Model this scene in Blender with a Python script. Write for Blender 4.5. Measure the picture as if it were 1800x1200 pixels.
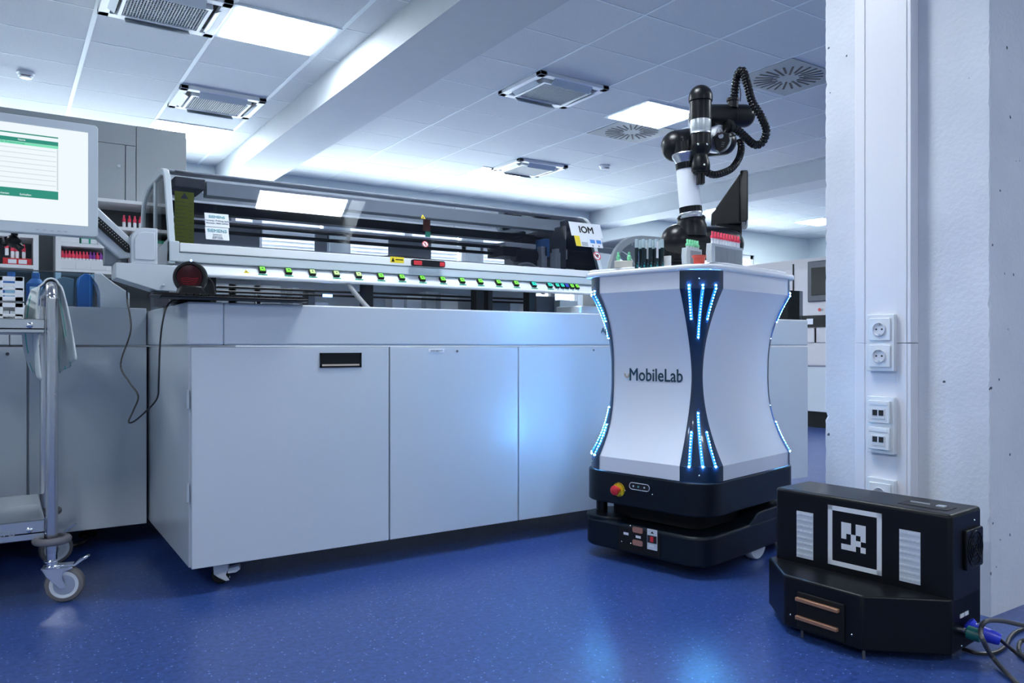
import bpy, bmesh, math, random
from mathutils import Vector, Matrix
random.seed(7)
SC = bpy.context.scene
for o in list(bpy.data.objects): bpy.data.objects.remove(o)
COL = SC.collection
pi = math.pi

# ------------------------------------------------------------------ camera, world, exposure
YAW = math.radians(33.45)
cam_d = bpy.data.cameras.new('camera'); cam = bpy.data.objects.new('camera', cam_d); COL.objects.link(cam)
cam.location = (0, 0, 0.8); cam.rotation_euler = (pi/2, 0, -YAW)
cam_d.sensor_width = 36; cam_d.lens = 36*1355/1800; cam_d.shift_y = 8/1800; cam_d.clip_end = 100; cam_d.clip_start = .02
SC.camera = cam
W = bpy.data.worlds.new('world'); SC.world = W; W.use_nodes = True
W.node_tree.nodes['Background'].inputs[0].default_value = (.62, .80, 1, 1)
W.node_tree.nodes['Background'].inputs[1].default_value = .38
SC.view_settings.view_transform = 'Standard'; SC.view_settings.look = 'None'
SC.view_settings.gamma = 1; SC.view_settings.use_curve_mapping = False
SC.view_settings.exposure = 0.30
PANEL_STRENGTH = 40; WINDOW_STRENGTH = 13; LED_STRENGTH = 1150
CEIL = 2.68

# pixel of the 1800x1200 photograph -> point on a given world plane
Fv = Vector((math.sin(YAW), math.cos(YAW), 0)); Rv = Vector((math.cos(YAW), -math.sin(YAW), 0)); C0 = Vector((0, 0, .8))
def ray(px, py): return Fv + Rv*((px-900)/1355) + Vector((0, 0, (608-py)/1355))
def at(px, py, X=None, Y=None, z=None, d=None):
    D = ray(px, py)
    t = X/D.x if X is not None else Y/D.y if Y is not None else (z-.8)/D.z if z is not None else d
    return C0 + D*t
def at_plane(px, py, p, n):
    D = ray(px, py); return C0 + D*((Vector(p)-C0).dot(n)/D.dot(n))

# ------------------------------------------------------------------ materials
MAT = {}
def mat(name, col, rough=.5, metal=0, emit=None, es=0, spec=.5, coat=0, alpha=1):
    m = bpy.data.materials.new(name); m.use_nodes = True; b = m.node_tree.nodes['Principled BSDF']
    b.inputs['Base Color'].default_value = (*col, 1); b.inputs['Roughness'].default_value = rough
    b.inputs['Metallic'].default_value = metal; b.inputs['Specular IOR Level'].default_value = spec
    b.inputs['Coat Weight'].default_value = coat
    if emit: b.inputs['Emission Color'].default_value = (*emit, 1); b.inputs['Emission Strength'].default_value = es
    MAT[name] = m; return m
def noisy(name, scale, amt, bump=0, bscale=None, rvar=0):
    """fine value variation and bump in object coordinates"""
    m = MAT[name]; nt = m.node_tree; b = nt.nodes['Principled BSDF']; N = nt.nodes.new; L = nt.links.new
    tc = N('ShaderNodeTexCoord'); n = N('ShaderNodeTexNoise'); n.inputs['Scale'].default_value = scale; n.inputs['Detail'].default_value = 4
    L(tc.outputs['Object'], n.inputs['Vector'])
    mx = N('ShaderNodeMix'); mx.data_type = 'RGBA'; c = b.inputs['Base Color'].default_value[:3]
    mx.inputs[6].default_value = (*[v*(1-amt) for v in c], 1); mx.inputs[7].default_value = (*[min(1, v*(1+amt)) for v in c], 1)
    L(n.outputs['Fac'], mx.inputs[0]); L(mx.outputs[2], b.inputs['Base Color'])
    if bump:
        n2 = N('ShaderNodeTexNoise'); n2.inputs['Scale'].default_value = bscale or scale; n2.inputs['Detail'].default_value = 3
        L(tc.outputs['Object'], n2.inputs['Vector'])
        bp = N('ShaderNodeBump'); bp.inputs['Strength'].default_value = bump; bp.inputs['Distance'].default_value = .002
        L(n2.outputs['Fac'], bp.inputs['Height']); L(bp.outputs[0], b.inputs['Normal'])
def glass(name, tint, refl=1.5, rough=0.0, haze=0):
    m = bpy.data.materials.new(name); m.use_nodes = True; nt = m.node_tree; nt.nodes.clear(); N = nt.nodes.new; L = nt.links.new
    out = N('ShaderNodeOutputMaterial'); mix = N('ShaderNodeMixShader'); t = N('ShaderNodeBsdfTransparent'); g = N('ShaderNodeBsdfGlossy'); f = N('ShaderNodeFresnel')
    t.inputs[0].default_value = (*tint, 1); g.inputs['Roughness'].default_value = rough; g.inputs[0].default_value = (1, 1, 1, 1); f.inputs[0].default_value = refl
    L(f.outputs[0], mix.inputs[0]); L(t.outputs[0], mix.inputs[1]); L(g.outputs[0], mix.inputs[2]); L(mix.outputs[0], out.inputs[0])
    MAT[name] = m
mat('cab', (.56, .61, .66), .27, spec=.5); noisy('cab', 220, .03, .05, 400)
mat('cab_side', (.56, .61, .66), .34)
mat('cab_grey', (.27, .30, .325), .5); noisy('cab_grey', 200, .04)
mat('frame_grey', (.52, .58, .62), .4)
mat('white', (.80, .82, .84), .35)
mat('white_gloss', (.82, .84, .88), .22, coat=.3)
mat('robot_white', (.74, .77, .84), .42); noisy('robot_white', 500, .02, .08, 700)
mat('duct', (.80, .79, .83), .35)
mat('black', (.005, .0055, .007), .38, spec=.28)
mat('black_gloss', (.005, .0055, .007), .2, spec=.28)
mat('black_matte', (.006, .0065, .008), .7, spec=.28)
mat('arm_black', (.005, .0055, .007), .32, spec=.28)
mat('navy', (.006, .022, .055), .3, coat=.3)
mat('base_dark', (.003, .007, .013), .42, spec=.28)
mat('dock_black', (.004, .0045, .006), .36, spec=.28); noisy('dock_black', 300, .1, .1, 600)
mat('rubber', (.16, .155, .17), .6)
mat('tyre', (.17, .16, .16), .6)
mat('steel', (.62, .61, .64), .22, 1)
mat('chrome', (.75, .77, .8), .14, 1)
mat('brushed', (.66, .68, .70), .34, 1)
mat('alu', (.62, .64, .68), .3, 1)
mat('copper', (.42, .22, .13), .45, .5)
mat('copper_pad', (.36, .17, .13), .6)
mat('red', (.65, .03, .04), .3)
mat('red_cap', (.80, .05, .11), .4)
mat('purple_cap', (.25, .05, .35), .4)
mat('brick_red', (.62, .08, .05), .4)
mat('green_cap', (.22, .70, .38), .4)
mat('teal', (.01, .18, .20), .25)
mat('dark_liquid', (.004, .015, .02), .15)
mat('yellow', (.80, .62, .02), .5)
mat('yellow_green', (.42, .47, .03), .6)
mat('label_white', (.78, .80, .84), .5)
mat('teal_text', (.006, .05, .08), .5)
mat('grey_text', (.35, .38, .42), .5)
mat('siemens_teal', (.10, .42, .45), .5)
mat('beige', (.55, .47, .38), .5)
mat('box_beige', (.62, .60, .52), .5)
mat('blue_plug', (.02, .04, .62), .35)
mat('green_plug', (.005, .11, .10), .35)
mat('cable', (.012, .012, .014), .4)
mat('cable_grey', (.06, .06, .065), .45)
mat('towel', (.68, .73, .74), .9); noisy('towel', 60, .06, .4, 300)
mat('towel_stripe', (.10, .50, .46), .9)
mat('rubber_hose', (.28, .29, .31), .5)
mat('blue_plastic', (.04, .22, .62), .4)
mat('blue_bin', (.05, .16, .42), .5)
mat('milky', (.86, .90, .94), .4)
mat('dark_steel', (.10, .105, .12), .45, .3)
mat('mid_steel', (.42, .45, .50), .45, .2)
mat('orange_brown', (.35, .10, .05), .5)
mat('tag_green', (.03, .36, .22), .5)
mat('shelf_white', (.72, .73, .76), .5)
mat('shelf_back', (.10, .11, .12), .7)
mat('beam', (.44, .48, .52), .7); noisy('beam', 12, .05, .15, 60)
mat('wall', (.66, .74, .76), .7); noisy('wall', 6, .03)
mat('grid', (.72, .78, .80), .5)
mat('grille', (.30, .34, .38), .5)
mat('slot_black', (.01, .01, .012), .6)
mat('lens', (.04, .002, .006), .12, spec=.25)
mat('lens_red', (.30, .005, .01), .15)
mat('retro', (.62, .66, .72), .4)
mat('screen', (.02, .02, .02), .3, emit=(.88, .96, 1), es=.78)
mat('ui_green', (.02, .02, .02), .3, emit=(.015, .30, .21), es=.7)
mat('ui_light', (.02, .02, .02), .3, emit=(.2, .80, .50), es=.75)
mat('ui_row', (.02, .02, .02), .3, emit=(.66, .76, .80), es=.72)
mat('btn_green', (.1, .5, .05), .3, emit=(.22, .80, .05), es=.7)
mat('btn_pale', (.4, .6, .2), .3, emit=(.42, .75, .25), es=.7)
mat('btn_teal', (.02, .4, .3), .3, emit=(.02, .60, .42), es=.7)
mat('btn_blue', (.02, .04, .4), .3, emit=(.03, .06, .45), es=.6)
mat('led_green', (.1, .6, .1), .3, emit=(.3, 1, .1), es=4)
mat('led_white', (.5, .5, .5), .3, emit=(.6, .8, 1), es=3)
mat('led_blue', (.1, .3, .8), .3, emit=(.2, .4, 1), es=5)
mat('strip_halo', (.1, .3, .8), .3, emit=(.0, .14, .9), es=1.5)  # blue halo around the LED beads, put into a wider glowing tube
mat('led_core', (.1, .3, .8), .3, emit=(.12, .45, 1.0), es=LED_STRENGTH)
mat('panel_light', (.8, .8, .8), .3, emit=(.88, .95, 1), es=PANEL_STRENGTH)
mat('daylight', (.8, .8, .8), .3, emit=(.84, .96, 1), es=WINDOW_STRENGTH)
glass('smoke', (.60, .62, .68), 1.5)
glass('smoke_side', (.62, .64, .66), 1.35)
glass('plexi', (.62, .78, .88), 1.35)
glass('clear', (.85, .93, .94), 1.3)
mat('frost', (.50, .62, .66), .25)
glass('tube_glass', (.70, .82, .84), 1.4)

def floor_material():
    m = mat('floor', (.02, .06, .3), .23, spec=.75); nt = m.node_tree; b = nt.nodes['Principled BSDF']; N = nt.nodes.new; L = nt.links.new
    tc = N('ShaderNodeTexCoord')
    n1 = N('ShaderNodeTexNoise'); n1.inputs['Scale'].default_value = 60; n1.inputs['Detail'].default_value = 6; n1.inputs['Roughness'].default_value = .75
    n2 = N('ShaderNodeTexNoise'); n2.inputs['Scale'].default_value = 7; n2.inputs['Detail'].default_value = 3
    v = N('ShaderNodeTexVoronoi'); v.inputs['Scale'].default_value = 85
    for n in (n1, n2, v): L(tc.outputs['Object'], n.inputs['Vector'])
    r = N('ShaderNodeValToRGB'); e = r.color_ramp.elements
    e[0].position = .34; e[0].color = (.012, .034, .14, 1); e[1].position = .66; e[1].color = (.044, .095, .33, 1)
    L(n1.outputs['Fac'], r.inputs[0])
    lt = N('ShaderNodeMath'); lt.operation = 'LESS_THAN'; lt.inputs[1].default_value = .20; L(v.outputs['Distance'], lt.inputs[0])
    gt = N('ShaderNodeMath'); gt.operation = 'GREATER_THAN'; gt.inputs[1].default_value = .70
    sp = N('ShaderNodeSeparateColor'); L(v.outputs['Color'], sp.inputs[0]); L(sp.outputs[0], gt.inputs[0])
    mu = N('ShaderNodeMath'); mu.operation = 'MULTIPLY'; L(lt.outputs[0], mu.inputs[0]); L(gt.outputs[0], mu.inputs[1])
    mx = N('ShaderNodeMix'); mx.data_type = 'RGBA'; mx.inputs[7].default_value = (.20, .30, .62, 1)
    L(mu.outputs[0], mx.inputs[0]); L(r.outputs[0], mx.inputs[6])
    mx2 = N('ShaderNodeMix'); mx2.data_type = 'RGBA'; mx2.blend_type = 'MULTIPLY'; mx2.inputs[0].default_value = .5
    L(mx.outputs[2], mx2.inputs[6]); L(n2.outputs['Color'], mx2.inputs[7])
    bc = N('ShaderNodeBrightContrast'); L(mx.outputs[2], b.inputs['Base Color'])
    bp = N('ShaderNodeBump'); bp.inputs['Strength'].default_value = .05; bp.inputs['Distance'].default_value = .0006
    L(n1.outputs['Fac'], bp.inputs['Height']); L(bp.outputs[0], b.inputs['Normal'])
    rr = N('ShaderNodeMapRange'); rr.inputs[3].default_value = .26; rr.inputs[4].default_value = .33; L(n2.outputs['Fac'], rr.inputs[0]); L(rr.outputs[0], b.inputs['Roughness'])
floor_material()
def tile_material():
    m = mat('tile', (.56, .61, .66), .8, spec=.2); nt = m.node_tree; b = nt.nodes['Principled BSDF']; N = nt.nodes.new; L = nt.links.new
    tc = N('ShaderNodeTexCoord'); n = N('ShaderNodeTexNoise'); n.inputs['Scale'].default_value = 260; n.inputs['Detail'].default_value = 2
    L(tc.outputs['Object'], n.inputs['Vector'])
    r = N('ShaderNodeValToRGB'); e = r.color_ramp.elements; e[0].position = .3; e[0].color = (.50, .53, .56, 1); e[1].position = .62; e[1].color = (.61, .64, .66, 1)
    L(n.outputs['Fac'], r.inputs[0]); L(r.outputs[0], b.inputs['Base Color'])
tile_material()
def concrete_material():
    m = mat('concrete', (.55, .58, .66), .75, spec=.3); nt = m.node_tree; b = nt.nodes['Principled BSDF']; N = nt.nodes.new; L = nt.links.new
    tc = N('ShaderNodeTexCoord')
    n = N('ShaderNodeTexNoise'); n.inputs['Scale'].default_value = 4; n.inputs['Detail'].default_value = 6
    v = N('ShaderNodeTexVoronoi'); v.inputs['Scale'].default_value = 15; v.inputs['Randomness'].default_value = 1
    wob = N('ShaderNodeTexNoise'); wob.inputs['Scale'].default_value = 60
    ad = N('ShaderNodeMix'); ad.data_type = 'RGBA'; ad.blend_type = 'ADD'; ad.inputs[0].default_value = .012
    L(tc.outputs['Object'], wob.inputs['Vector']); L(tc.outputs['Object'], ad.inputs[6]); L(wob.outputs['Color'], ad.inputs[7]); L(ad.outputs[2], v.inputs['Vector'])
    L(tc.outputs['Object'], n.inputs['Vector'])
    r = N('ShaderNodeValToRGB'); e = r.color_ramp.elements; e[0].position = .3; e[0].color = (.66, .68, .74, 1); e[1].position = .7; e[1].color = (.76, .78, .83, 1)
    L(n.outputs['Fac'], r.inputs[0])
    sp = N('ShaderNodeSeparateColor'); L(v.outputs['Color'], sp.inputs[0])
    rad = N('ShaderNodeMath'); rad.operation = 'MULTIPLY_ADD'; rad.inputs[1].default_value = .24; rad.inputs[2].default_value = -.14; L(sp.outputs[1], rad.inputs[0])
    lt = N('ShaderNodeMath'); lt.operation = 'LESS_THAN'; L(v.outputs['Distance'], lt.inputs[0]); L(rad.outputs[0], lt.inputs[1])
    mx = N('ShaderNodeMix'); mx.data_type = 'RGBA'; mx.inputs[7].default_value = (.10, .12, .16, 1); L(lt.outputs[0], mx.inputs[0]); L(r.outputs[0], mx.inputs[6])
    L(mx.outputs[2], b.inputs['Base Color'])
    bp = N('ShaderNodeBump'); bp.inputs['Strength'].default_value = .35; bp.inputs['Distance'].default_value = .004
    n3 = N('ShaderNodeTexNoise'); n3.inputs['Scale'].default_value = 70; n3.inputs['Detail'].default_value = 5; L(tc.outputs['Object'], n3.inputs['Vector'])
    L(n3.outputs['Fac'], bp.inputs['Height']); L(bp.outputs[0], b.inputs['Normal'])
concrete_material()

# ------------------------------------------------------------------ mesh kit
WM = {}
def basis(axis):
    a = Vector(axis).normalized(); t = Vector((0, 0, 1)) if abs(a.z) < .9 else Vector((1, 0, 0))
    u = t.cross(a).normalized(); return u, a.cross(u), a
class MB:
    def __init__(s): s.v = []; s.f = []; s.m = []; s.M = Matrix.Identity(4)
    def add(s, vs, fs, m=0):
        o = len(s.v); s.v += [s.M @ Vector(v) for v in vs]; s.f += [tuple(i+o for i in f) for f in fs]; s.m += [m]*len(fs); return s
    def box(s, x0, x1, y0, y1, z0, z1, m=0):
        return s.add([(x0,y0,z0),(x1,y0,z0),(x1,y1,z0),(x0,y1,z0),(x0,y0,z1),(x1,y0,z1),(x1,y1,z1),(x0,y1,z1)],
                     [(0,3,2,1),(4,5,6,7),(0,1,5,4),(1,2,6,5),(2,3,7,6),(3,0,4,7)], m)
    def prism(s, pts, a, b, m=0, fr=None):
        """pts 2D polygon; fr maps (p,q,t)->xyz, default (x,y,z=t)"""
        fr = fr or (lambda p, q, t: (p, q, t)); n = len(pts)
        return s.add([fr(p, q, a) for p, q in pts]+[fr(p, q, b) for p, q in pts],
                     [tuple(range(n-1, -1, -1)), tuple(range(n, 2*n))]+[(i, (i+1) % n, n+(i+1) % n, n+i) for i in range(n)], m)
    def lathe(s, prof, p0=(0,0,0), axis=(0,0,1), n=32, m=0):
        u, w, a = basis(axis); p0 = Vector(p0); vs = []; fs = []
        for r, t in prof:
            for k in range(n):
                c = 2*pi*k/n; vs.append(p0+a*t+(u*math.cos(c)+w*math.sin(c))*max(r, 1e-5))
        for i in range(len(prof)-1):
            for k in range(n): fs.append((i*n+k, i*n+(k+1) % n, (i+1)*n+(k+1) % n, (i+1)*n+k))
        fs.append(tuple(range(n-1, -1, -1))); fs.append(tuple((len(prof)-1)*n+k for k in range(n)))
        return s.add(vs, fs, m)
    def cyl(s, p0, p1, r, r1=None, n=24, m=0):
        d = Vector(p1)-Vector(p0); return s.lathe([(r, 0), (r if r1 is None else r1, d.length)], p0, d, n, m)
    def capsule(s, p0, p1, r, r1=None, n=36, m=0, k=8):
        d = Vector(p1)-Vector(p0); r1 = r if r1 is None else r1; P = []
        for i in range(k+1): t = pi/2*i/k; P.append((r*math.sin(t), -r*math.cos(t)))
        for i in range(k+1): t = pi/2*i/k; P.append((r1*math.cos(t), d.length+r1*math.sin(t)))
        return s.lathe(P, p0, d, n, m)
    def sphere(s, c, r, n=24, m=0, sq=1): 
        return s.lathe([(r*math.sin(pi*i/12), -r*sq*math.cos(pi*i/12)) for i in range(13)], c, (0, 0, 1), n, m)
    def tube(s, pts, r, n=10, m=0, rf=None, closed=False):
        pts = [Vector(p) for p in pts]; N = len(pts); vs = []; fs = []; pu = None
        for i, p in enumerate(pts):
            t = (pts[(i+1) % N if closed else min(i+1, N-1)]-pts[i-1 if (closed or i) else 0]).normalized()
            if pu is None: pu, _, _ = basis(t)
            u = (pu-t*pu.dot(t)).normalized(); w = t.cross(u); pu = u; rr = rf(i) if rf else r
            for k in range(n): c = 2*pi*k/n; vs.append(p+(u*math.cos(c)+w*math.sin(c))*rr)
        for i in range(N if closed else N-1):
            j = (i+1) % N
            for k in range(n): fs.append((i*n+k, i*n+(k+1) % n, j*n+(k+1) % n, j*n+k))
        if not closed: fs.append(tuple(range(n-1, -1, -1))); fs.append(tuple((N-1)*n+k for k in range(n)))
        return s.add(vs, fs, m)
    def grid(s, fn, nu, nv, m=0):
        vs = [fn(i/nu, j/nv) for i in range(nu+1) for j in range(nv+1)]
        return s.add(vs, [(i*(nv+1)+j, (i+1)*(nv+1)+j, (i+1)*(nv+1)+j+1, i*(nv+1)+j+1) for i in range(nu) for j in range(nv)], m)
    def build(s, name, mats, parent=None, bevel=0, seg=2, local=False, origin=None, smooth=35, solid=0):
        me = bpy.data.meshes.new(name); o = bpy.data.objects.new(name, me); COL.objects.link(o)
        Mp = WM.get(parent.name, Matrix.Identity(4)) if parent else Matrix.Identity(4)
        vs = s.v
        if parent and not local: I = Mp.inverted(); vs = [I @ v for v in vs]
        WM[o.name] = Mp
        if origin is not None:
            off = Vector(origin); vs = [v-off for v in vs]; o.location = off; WM[o.name] = Matrix.Translation(off)
        me.from_pydata([tuple(v) for v in vs], [], s.f)
        for mm in (mats if isinstance(mats, (list, tuple)) else [mats]): me.materials.append(MAT[mm])
        me.polygons.foreach_set('material_index', s.m)
        bm = bmesh.new(); bm.from_mesh(me); bmesh.ops.recalc_face_normals(bm, faces=bm.faces); bm.to_mesh(me); bm.free()
        me.polygons.foreach_set('use_smooth', [True]*len(me.polygons)); me.set_sharp_from_angle(angle=math.radians(smooth)); me.update()
        if bevel:
            b = o.modifiers.new('bevel', 'BEVEL'); b.width = bevel; b.segments = seg; b.limit_method = 'ANGLE'; b.angle_limit = math.radians(40); b.harden_normals = False
        if solid: q = o.modifiers.new('solid', 'SOLIDIFY'); q.thickness = solid; q.offset = 0
        if parent: o.parent = parent
        return o
def tag(o, label=None, cat=None, group=None, kind=None):
    if label: o['label'] = label
    if cat: o['category'] = cat
    if group: o['group'] = group
    if kind: o['kind'] = kind
    return o
def thing(name, label, cat, loc=(0,0,0), rz=0, group=None):
    o = bpy.data.objects.new(name, None); COL.objects.link(o); o.empty_display_size = .05
    o.location = loc; o.rotation_euler = (0, 0, rz); WM[o.name] = Matrix.Translation(loc) @ Matrix.Rotation(rz, 4, 'Z')
    return tag(o, label, cat, group)
def copy_tree(o, loc=None, rz=None, label=None, parent=None):
    c = o.copy(); COL.objects.link(c)
    for ch in list(o.children):
        k = copy_tree(ch); k.parent = c; k.matrix_parent_inverse = ch.matrix_parent_inverse.copy()
    if loc is not None: c.location = loc
    if rz is not None: c.rotation_euler = (0, 0, rz)
    if label: c['label'] = label
    return c
def struct(mb, name, mats, **k): return tag(mb.build(name, mats, **k), kind='structure')
def text(s, size, origin, xd, up, m, parent, name, align='LEFT', ex=.0006, sx=1, deform=None, bold=0, off=0):
    cu = bpy.data.curves.new('text', 'FONT'); cu.body = s; cu.size = size; cu.align_x = align; cu.extrude = ex; cu.resolution_u = 3; cu.offset = 0
    o = bpy.data.objects.new('text', cu); COL.objects.link(o); dg = bpy.context.evaluated_depsgraph_get(); dg.update()
    me = bpy.data.meshes.new_from_object(o.evaluated_get(dg)); 
    xd = Vector(xd).normalized(); up = Vector(up); up = (up-xd*up.dot(xd)).normalized(); nn = xd.cross(up); O = Vector(origin)
    mb = MB()
    for bx_, by_ in (((0, 0),) if not bold else ((-bold, 0), (bold, 0), (0, bold), (0, -bold))):
        vs = [O+xd*(v.co.x*sx+bx_)+up*(v.co.y+by_)+nn*(v.co.z+.0008+bx_*.02+by_*.03) for v in me.vertices]
        if deform: vs = [deform(v) for v in vs]
        mb.add(vs, [tuple(p.vertices) for p in me.polygons])
    bpy.data.objects.remove(o); bpy.data.curves.remove(cu); bpy.data.meshes.remove(me)
    return mb.build(name, m, parent)
def spline(P, n=12, closed=False):
    P = [Vector(p) for p in P]; out = []
    Q = [P[0]*2-P[1]]+P+[P[-1]*2-P[-2]]
    for i in range(1, len(Q)-2):
        for k in range(n):
            t = k/n; a, b, c, d = Q[i-1:i+3]
            out.append(.5*((2*b)+(c-a)*t+(2*a-5*b+4*c-d)*t*t+(3*b-a-3*c+d)*t**3))
    return out+[P[-1]]
def rrect(x0, x1, y0, y1, r, n=8):
    o = []
    for cx, cy, a in ((x1-r, y1-r, 0), (x0+r, y1-r, pi/2), (x0+r, y0+r, pi), (x1-r, y0+r, 1.5*pi)):
        for k in range(n+1): t = a+pi/2*k/n; o.append((cx+r*math.cos(t), cy+r*math.sin(t)))
    return o
def corrugated(pts, r, parent, name, m='black_gloss', pitch=.0125, depth=.2):
    sp = spline(pts, 24); L = [0]
    for a, b in zip(sp, sp[1:]): L.append(L[-1]+(b-a).length)
    n = max(8, int(L[-1]/pitch*6)); out = []; j = 0
    for i in range(n+1):
        s = L[-1]*i/n
        while j < len(L)-2 and L[j+1] < s: j += 1
        out.append(sp[j].lerp(sp[j+1], (s-L[j])/max(1e-9, L[j+1]-L[j])))
    mb = MB(); mb.tube(out, r, 14, rf=lambda i: r*(1-depth*(i % 6 in (4, 5)))); return mb.build(name, m, parent, smooth=60)
NTH = ['first', 'second', 'third', 'fourth', 'fifth', 'sixth', 'seventh', 'eighth', 'ninth', 'tenth', 'eleventh', 'twelfth', 'thirteenth', 'fourteenth', 'fifteenth', 'sixteenth', 'seventeenth', 'eighteenth']

# ------------------------------------------------------------------ setting
FARY = 8.45; RX = 11.85; LX = -4.2; NY = -3.6
struct(MB().box(LX, RX, NY, FARY, -.1, 0), 'floor', 'floor')
struct(MB().box(LX, RX, NY, FARY, CEIL, CEIL+.1), 'ceiling', 'tile')
# far wall with a ribbon of windows
far = MB(); WZ0, WZ1 = 1.0, 2.30
far.box(LX, RX, FARY, FARY+.3, 0, WZ0); far.box(LX, RX, FARY, FARY+.3, WZ1, CEIL)
wins = [(-3.9, -2.3), (-2.1, -.5), (-.3, 1.3), (1.5, 3.1), (3.3, 4.9), (5.1, 6.7), (7.55, 8.85), (9.05, 10.4)]
xs = [LX]+[v for w in wins for v in w]+[RX]
for i in range(0, len(xs), 2): far.box(xs[i], xs[i+1], FARY, FARY+.3, WZ0, WZ1)
struct(far, 'wall_far', 'wall')
struct(MB().box(RX, RX+.2, NY, FARY+.3, 0, CEIL), 'wall_right', 'wall')
struct(MB().box(LX-.2, LX, NY, FARY+.3, 0, CEIL), 'wall_left', 'wall')
for i, (a, b) in enumerate(wins):
    w = MB(); mid = (a+b)/2
    for x0, x1 in ((a, a+.06), (b-.06, b), (mid-.05, mid+.05)): w.box(x0, x1, FARY+.03, FARY+.10, WZ0, WZ1)
    for z0, z1 in ((WZ0, WZ0+.06), (WZ1-.06, WZ1), (2.0, 2.06)): w.box(a, b, FARY+.03, FARY+.10, z0, z1)
    win = struct(w, 'window_%d' % (i+1), 'white')
    MB().box(a, b, FARY+.22, FARY+.23, WZ0, WZ1).build('pane', 'daylight', win)
    bl = MB()
    for k in range(24):
        z = WZ1-.08-.047*k; bl.add([(x, y, z+dz) for x in (a+.07, b-.07) for y, dz in ((FARY+.10, .024), (FARY+.145, -.024), (FARY+.145, -.021), (FARY+.10, .027))], [(0, 1, 2, 3), (4, 7, 6, 5), (0, 4, 5, 1), (1, 5, 6, 2), (2, 6, 7, 3), (3, 7, 4, 0)])
    bl.build('blind', 'shelf_white', win)
# ceiling beams (concrete)
struct(MB().box(1.855, 2.30, NY, FARY, 2.48, CEIL), 'trim_1', 'beam')
struct(MB().box(6.88, 7.25, NY, FARY, 2.475, CEIL), 'trim_2', 'beam')
# suspended-ceiling rails
g = MB(); PX, PY = .6225, .5225
def gridbay(xa, xb, xoff, yoff, w):
    k = math.ceil((xa-xoff)/PX)
    while xoff+k*PX < xb: x = xoff+k*PX; g.box(x-w, x+w, NY, FARY, CEIL-.003, CEIL); k += 1
    k = math.ceil((NY-yoff)/PY)
    while yoff+k*PY < FARY: y = yoff+k*PY; g.box(xa, xb, y-.0045, y+.0045, CEIL-.002, CEIL); k += 1
gridbay(LX, 1.855, .436, 5.40, .013); gridbay(2.30, 6.88, 3.665, 3.76, .006); gridbay(7.25, RX, 3.665, 3.76, .006)
struct(g, 'trim_3', 'grid')

# ceiling lights
def light_proto():
    t = thing('ceiling_light', '', 'ceiling light', (0, 0, CEIL))
    f = MB(); f.prism(rrect(-.31, .31, -.26, .26, .004, 1), -.008, 0); f.build('frame', 'grid', t, local=True)
    MB().prism(rrect(-.275, .275, -.235, .235, .01, 2), -.012, -.0085).build('diffuser', 'panel_light', t, local=True)
    return t
lp = light_proto(); used = False
LIGHTS = [(1.37, 4.62, 'glowing ceiling panel left of the beam, nearest in view'), (1.37, 7.2, 'glowing ceiling panel just above the tall grey cabinet'),
          (4.42, 4.60, 'glowing ceiling panel behind the robot arm'), (4.50, 7.15, 'glowing ceiling panel beyond the farther cassette vent'),
          (1.56, 2.16, 'ceiling panel overhead, mirrored in the curved glass hood'), (1.37, -1.6, 'ceiling panel behind the camera left of the beam'),
          (-1.75, 4.62, 'ceiling panel far left beyond the trolley'), (-1.75, 1.0, 'ceiling panel overhead far left'), (-1.75, 7.2, 'ceiling panel at the far left corner'),
          (4.42, 1.1, 'ceiling panel overhead right, behind the column'), (4.42, -1.6, 'ceiling panel behind the column, nearest'),
          (8.02, 4.6, 'ceiling panel in the far right bay'), (8.02, 7.15, 'ceiling panel in the far right bay near the windows'), (8.02, 1.6, 'ceiling panel hidden behind the column in the right bay'),
          (10.3, 4.6, 'ceiling panel at the far right wall'), (10.3, 7.15, 'ceiling panel in the far right corner'), (-1.75, -1.6, 'ceiling panel behind the camera at left')]
for x, y, lab in LIGHTS:
    o = lp if not used else copy_tree(lp); used = True
    o.location = (x, y, CEIL); o['label'] = lab; o['group'] = 'square ceiling lights'
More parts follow.
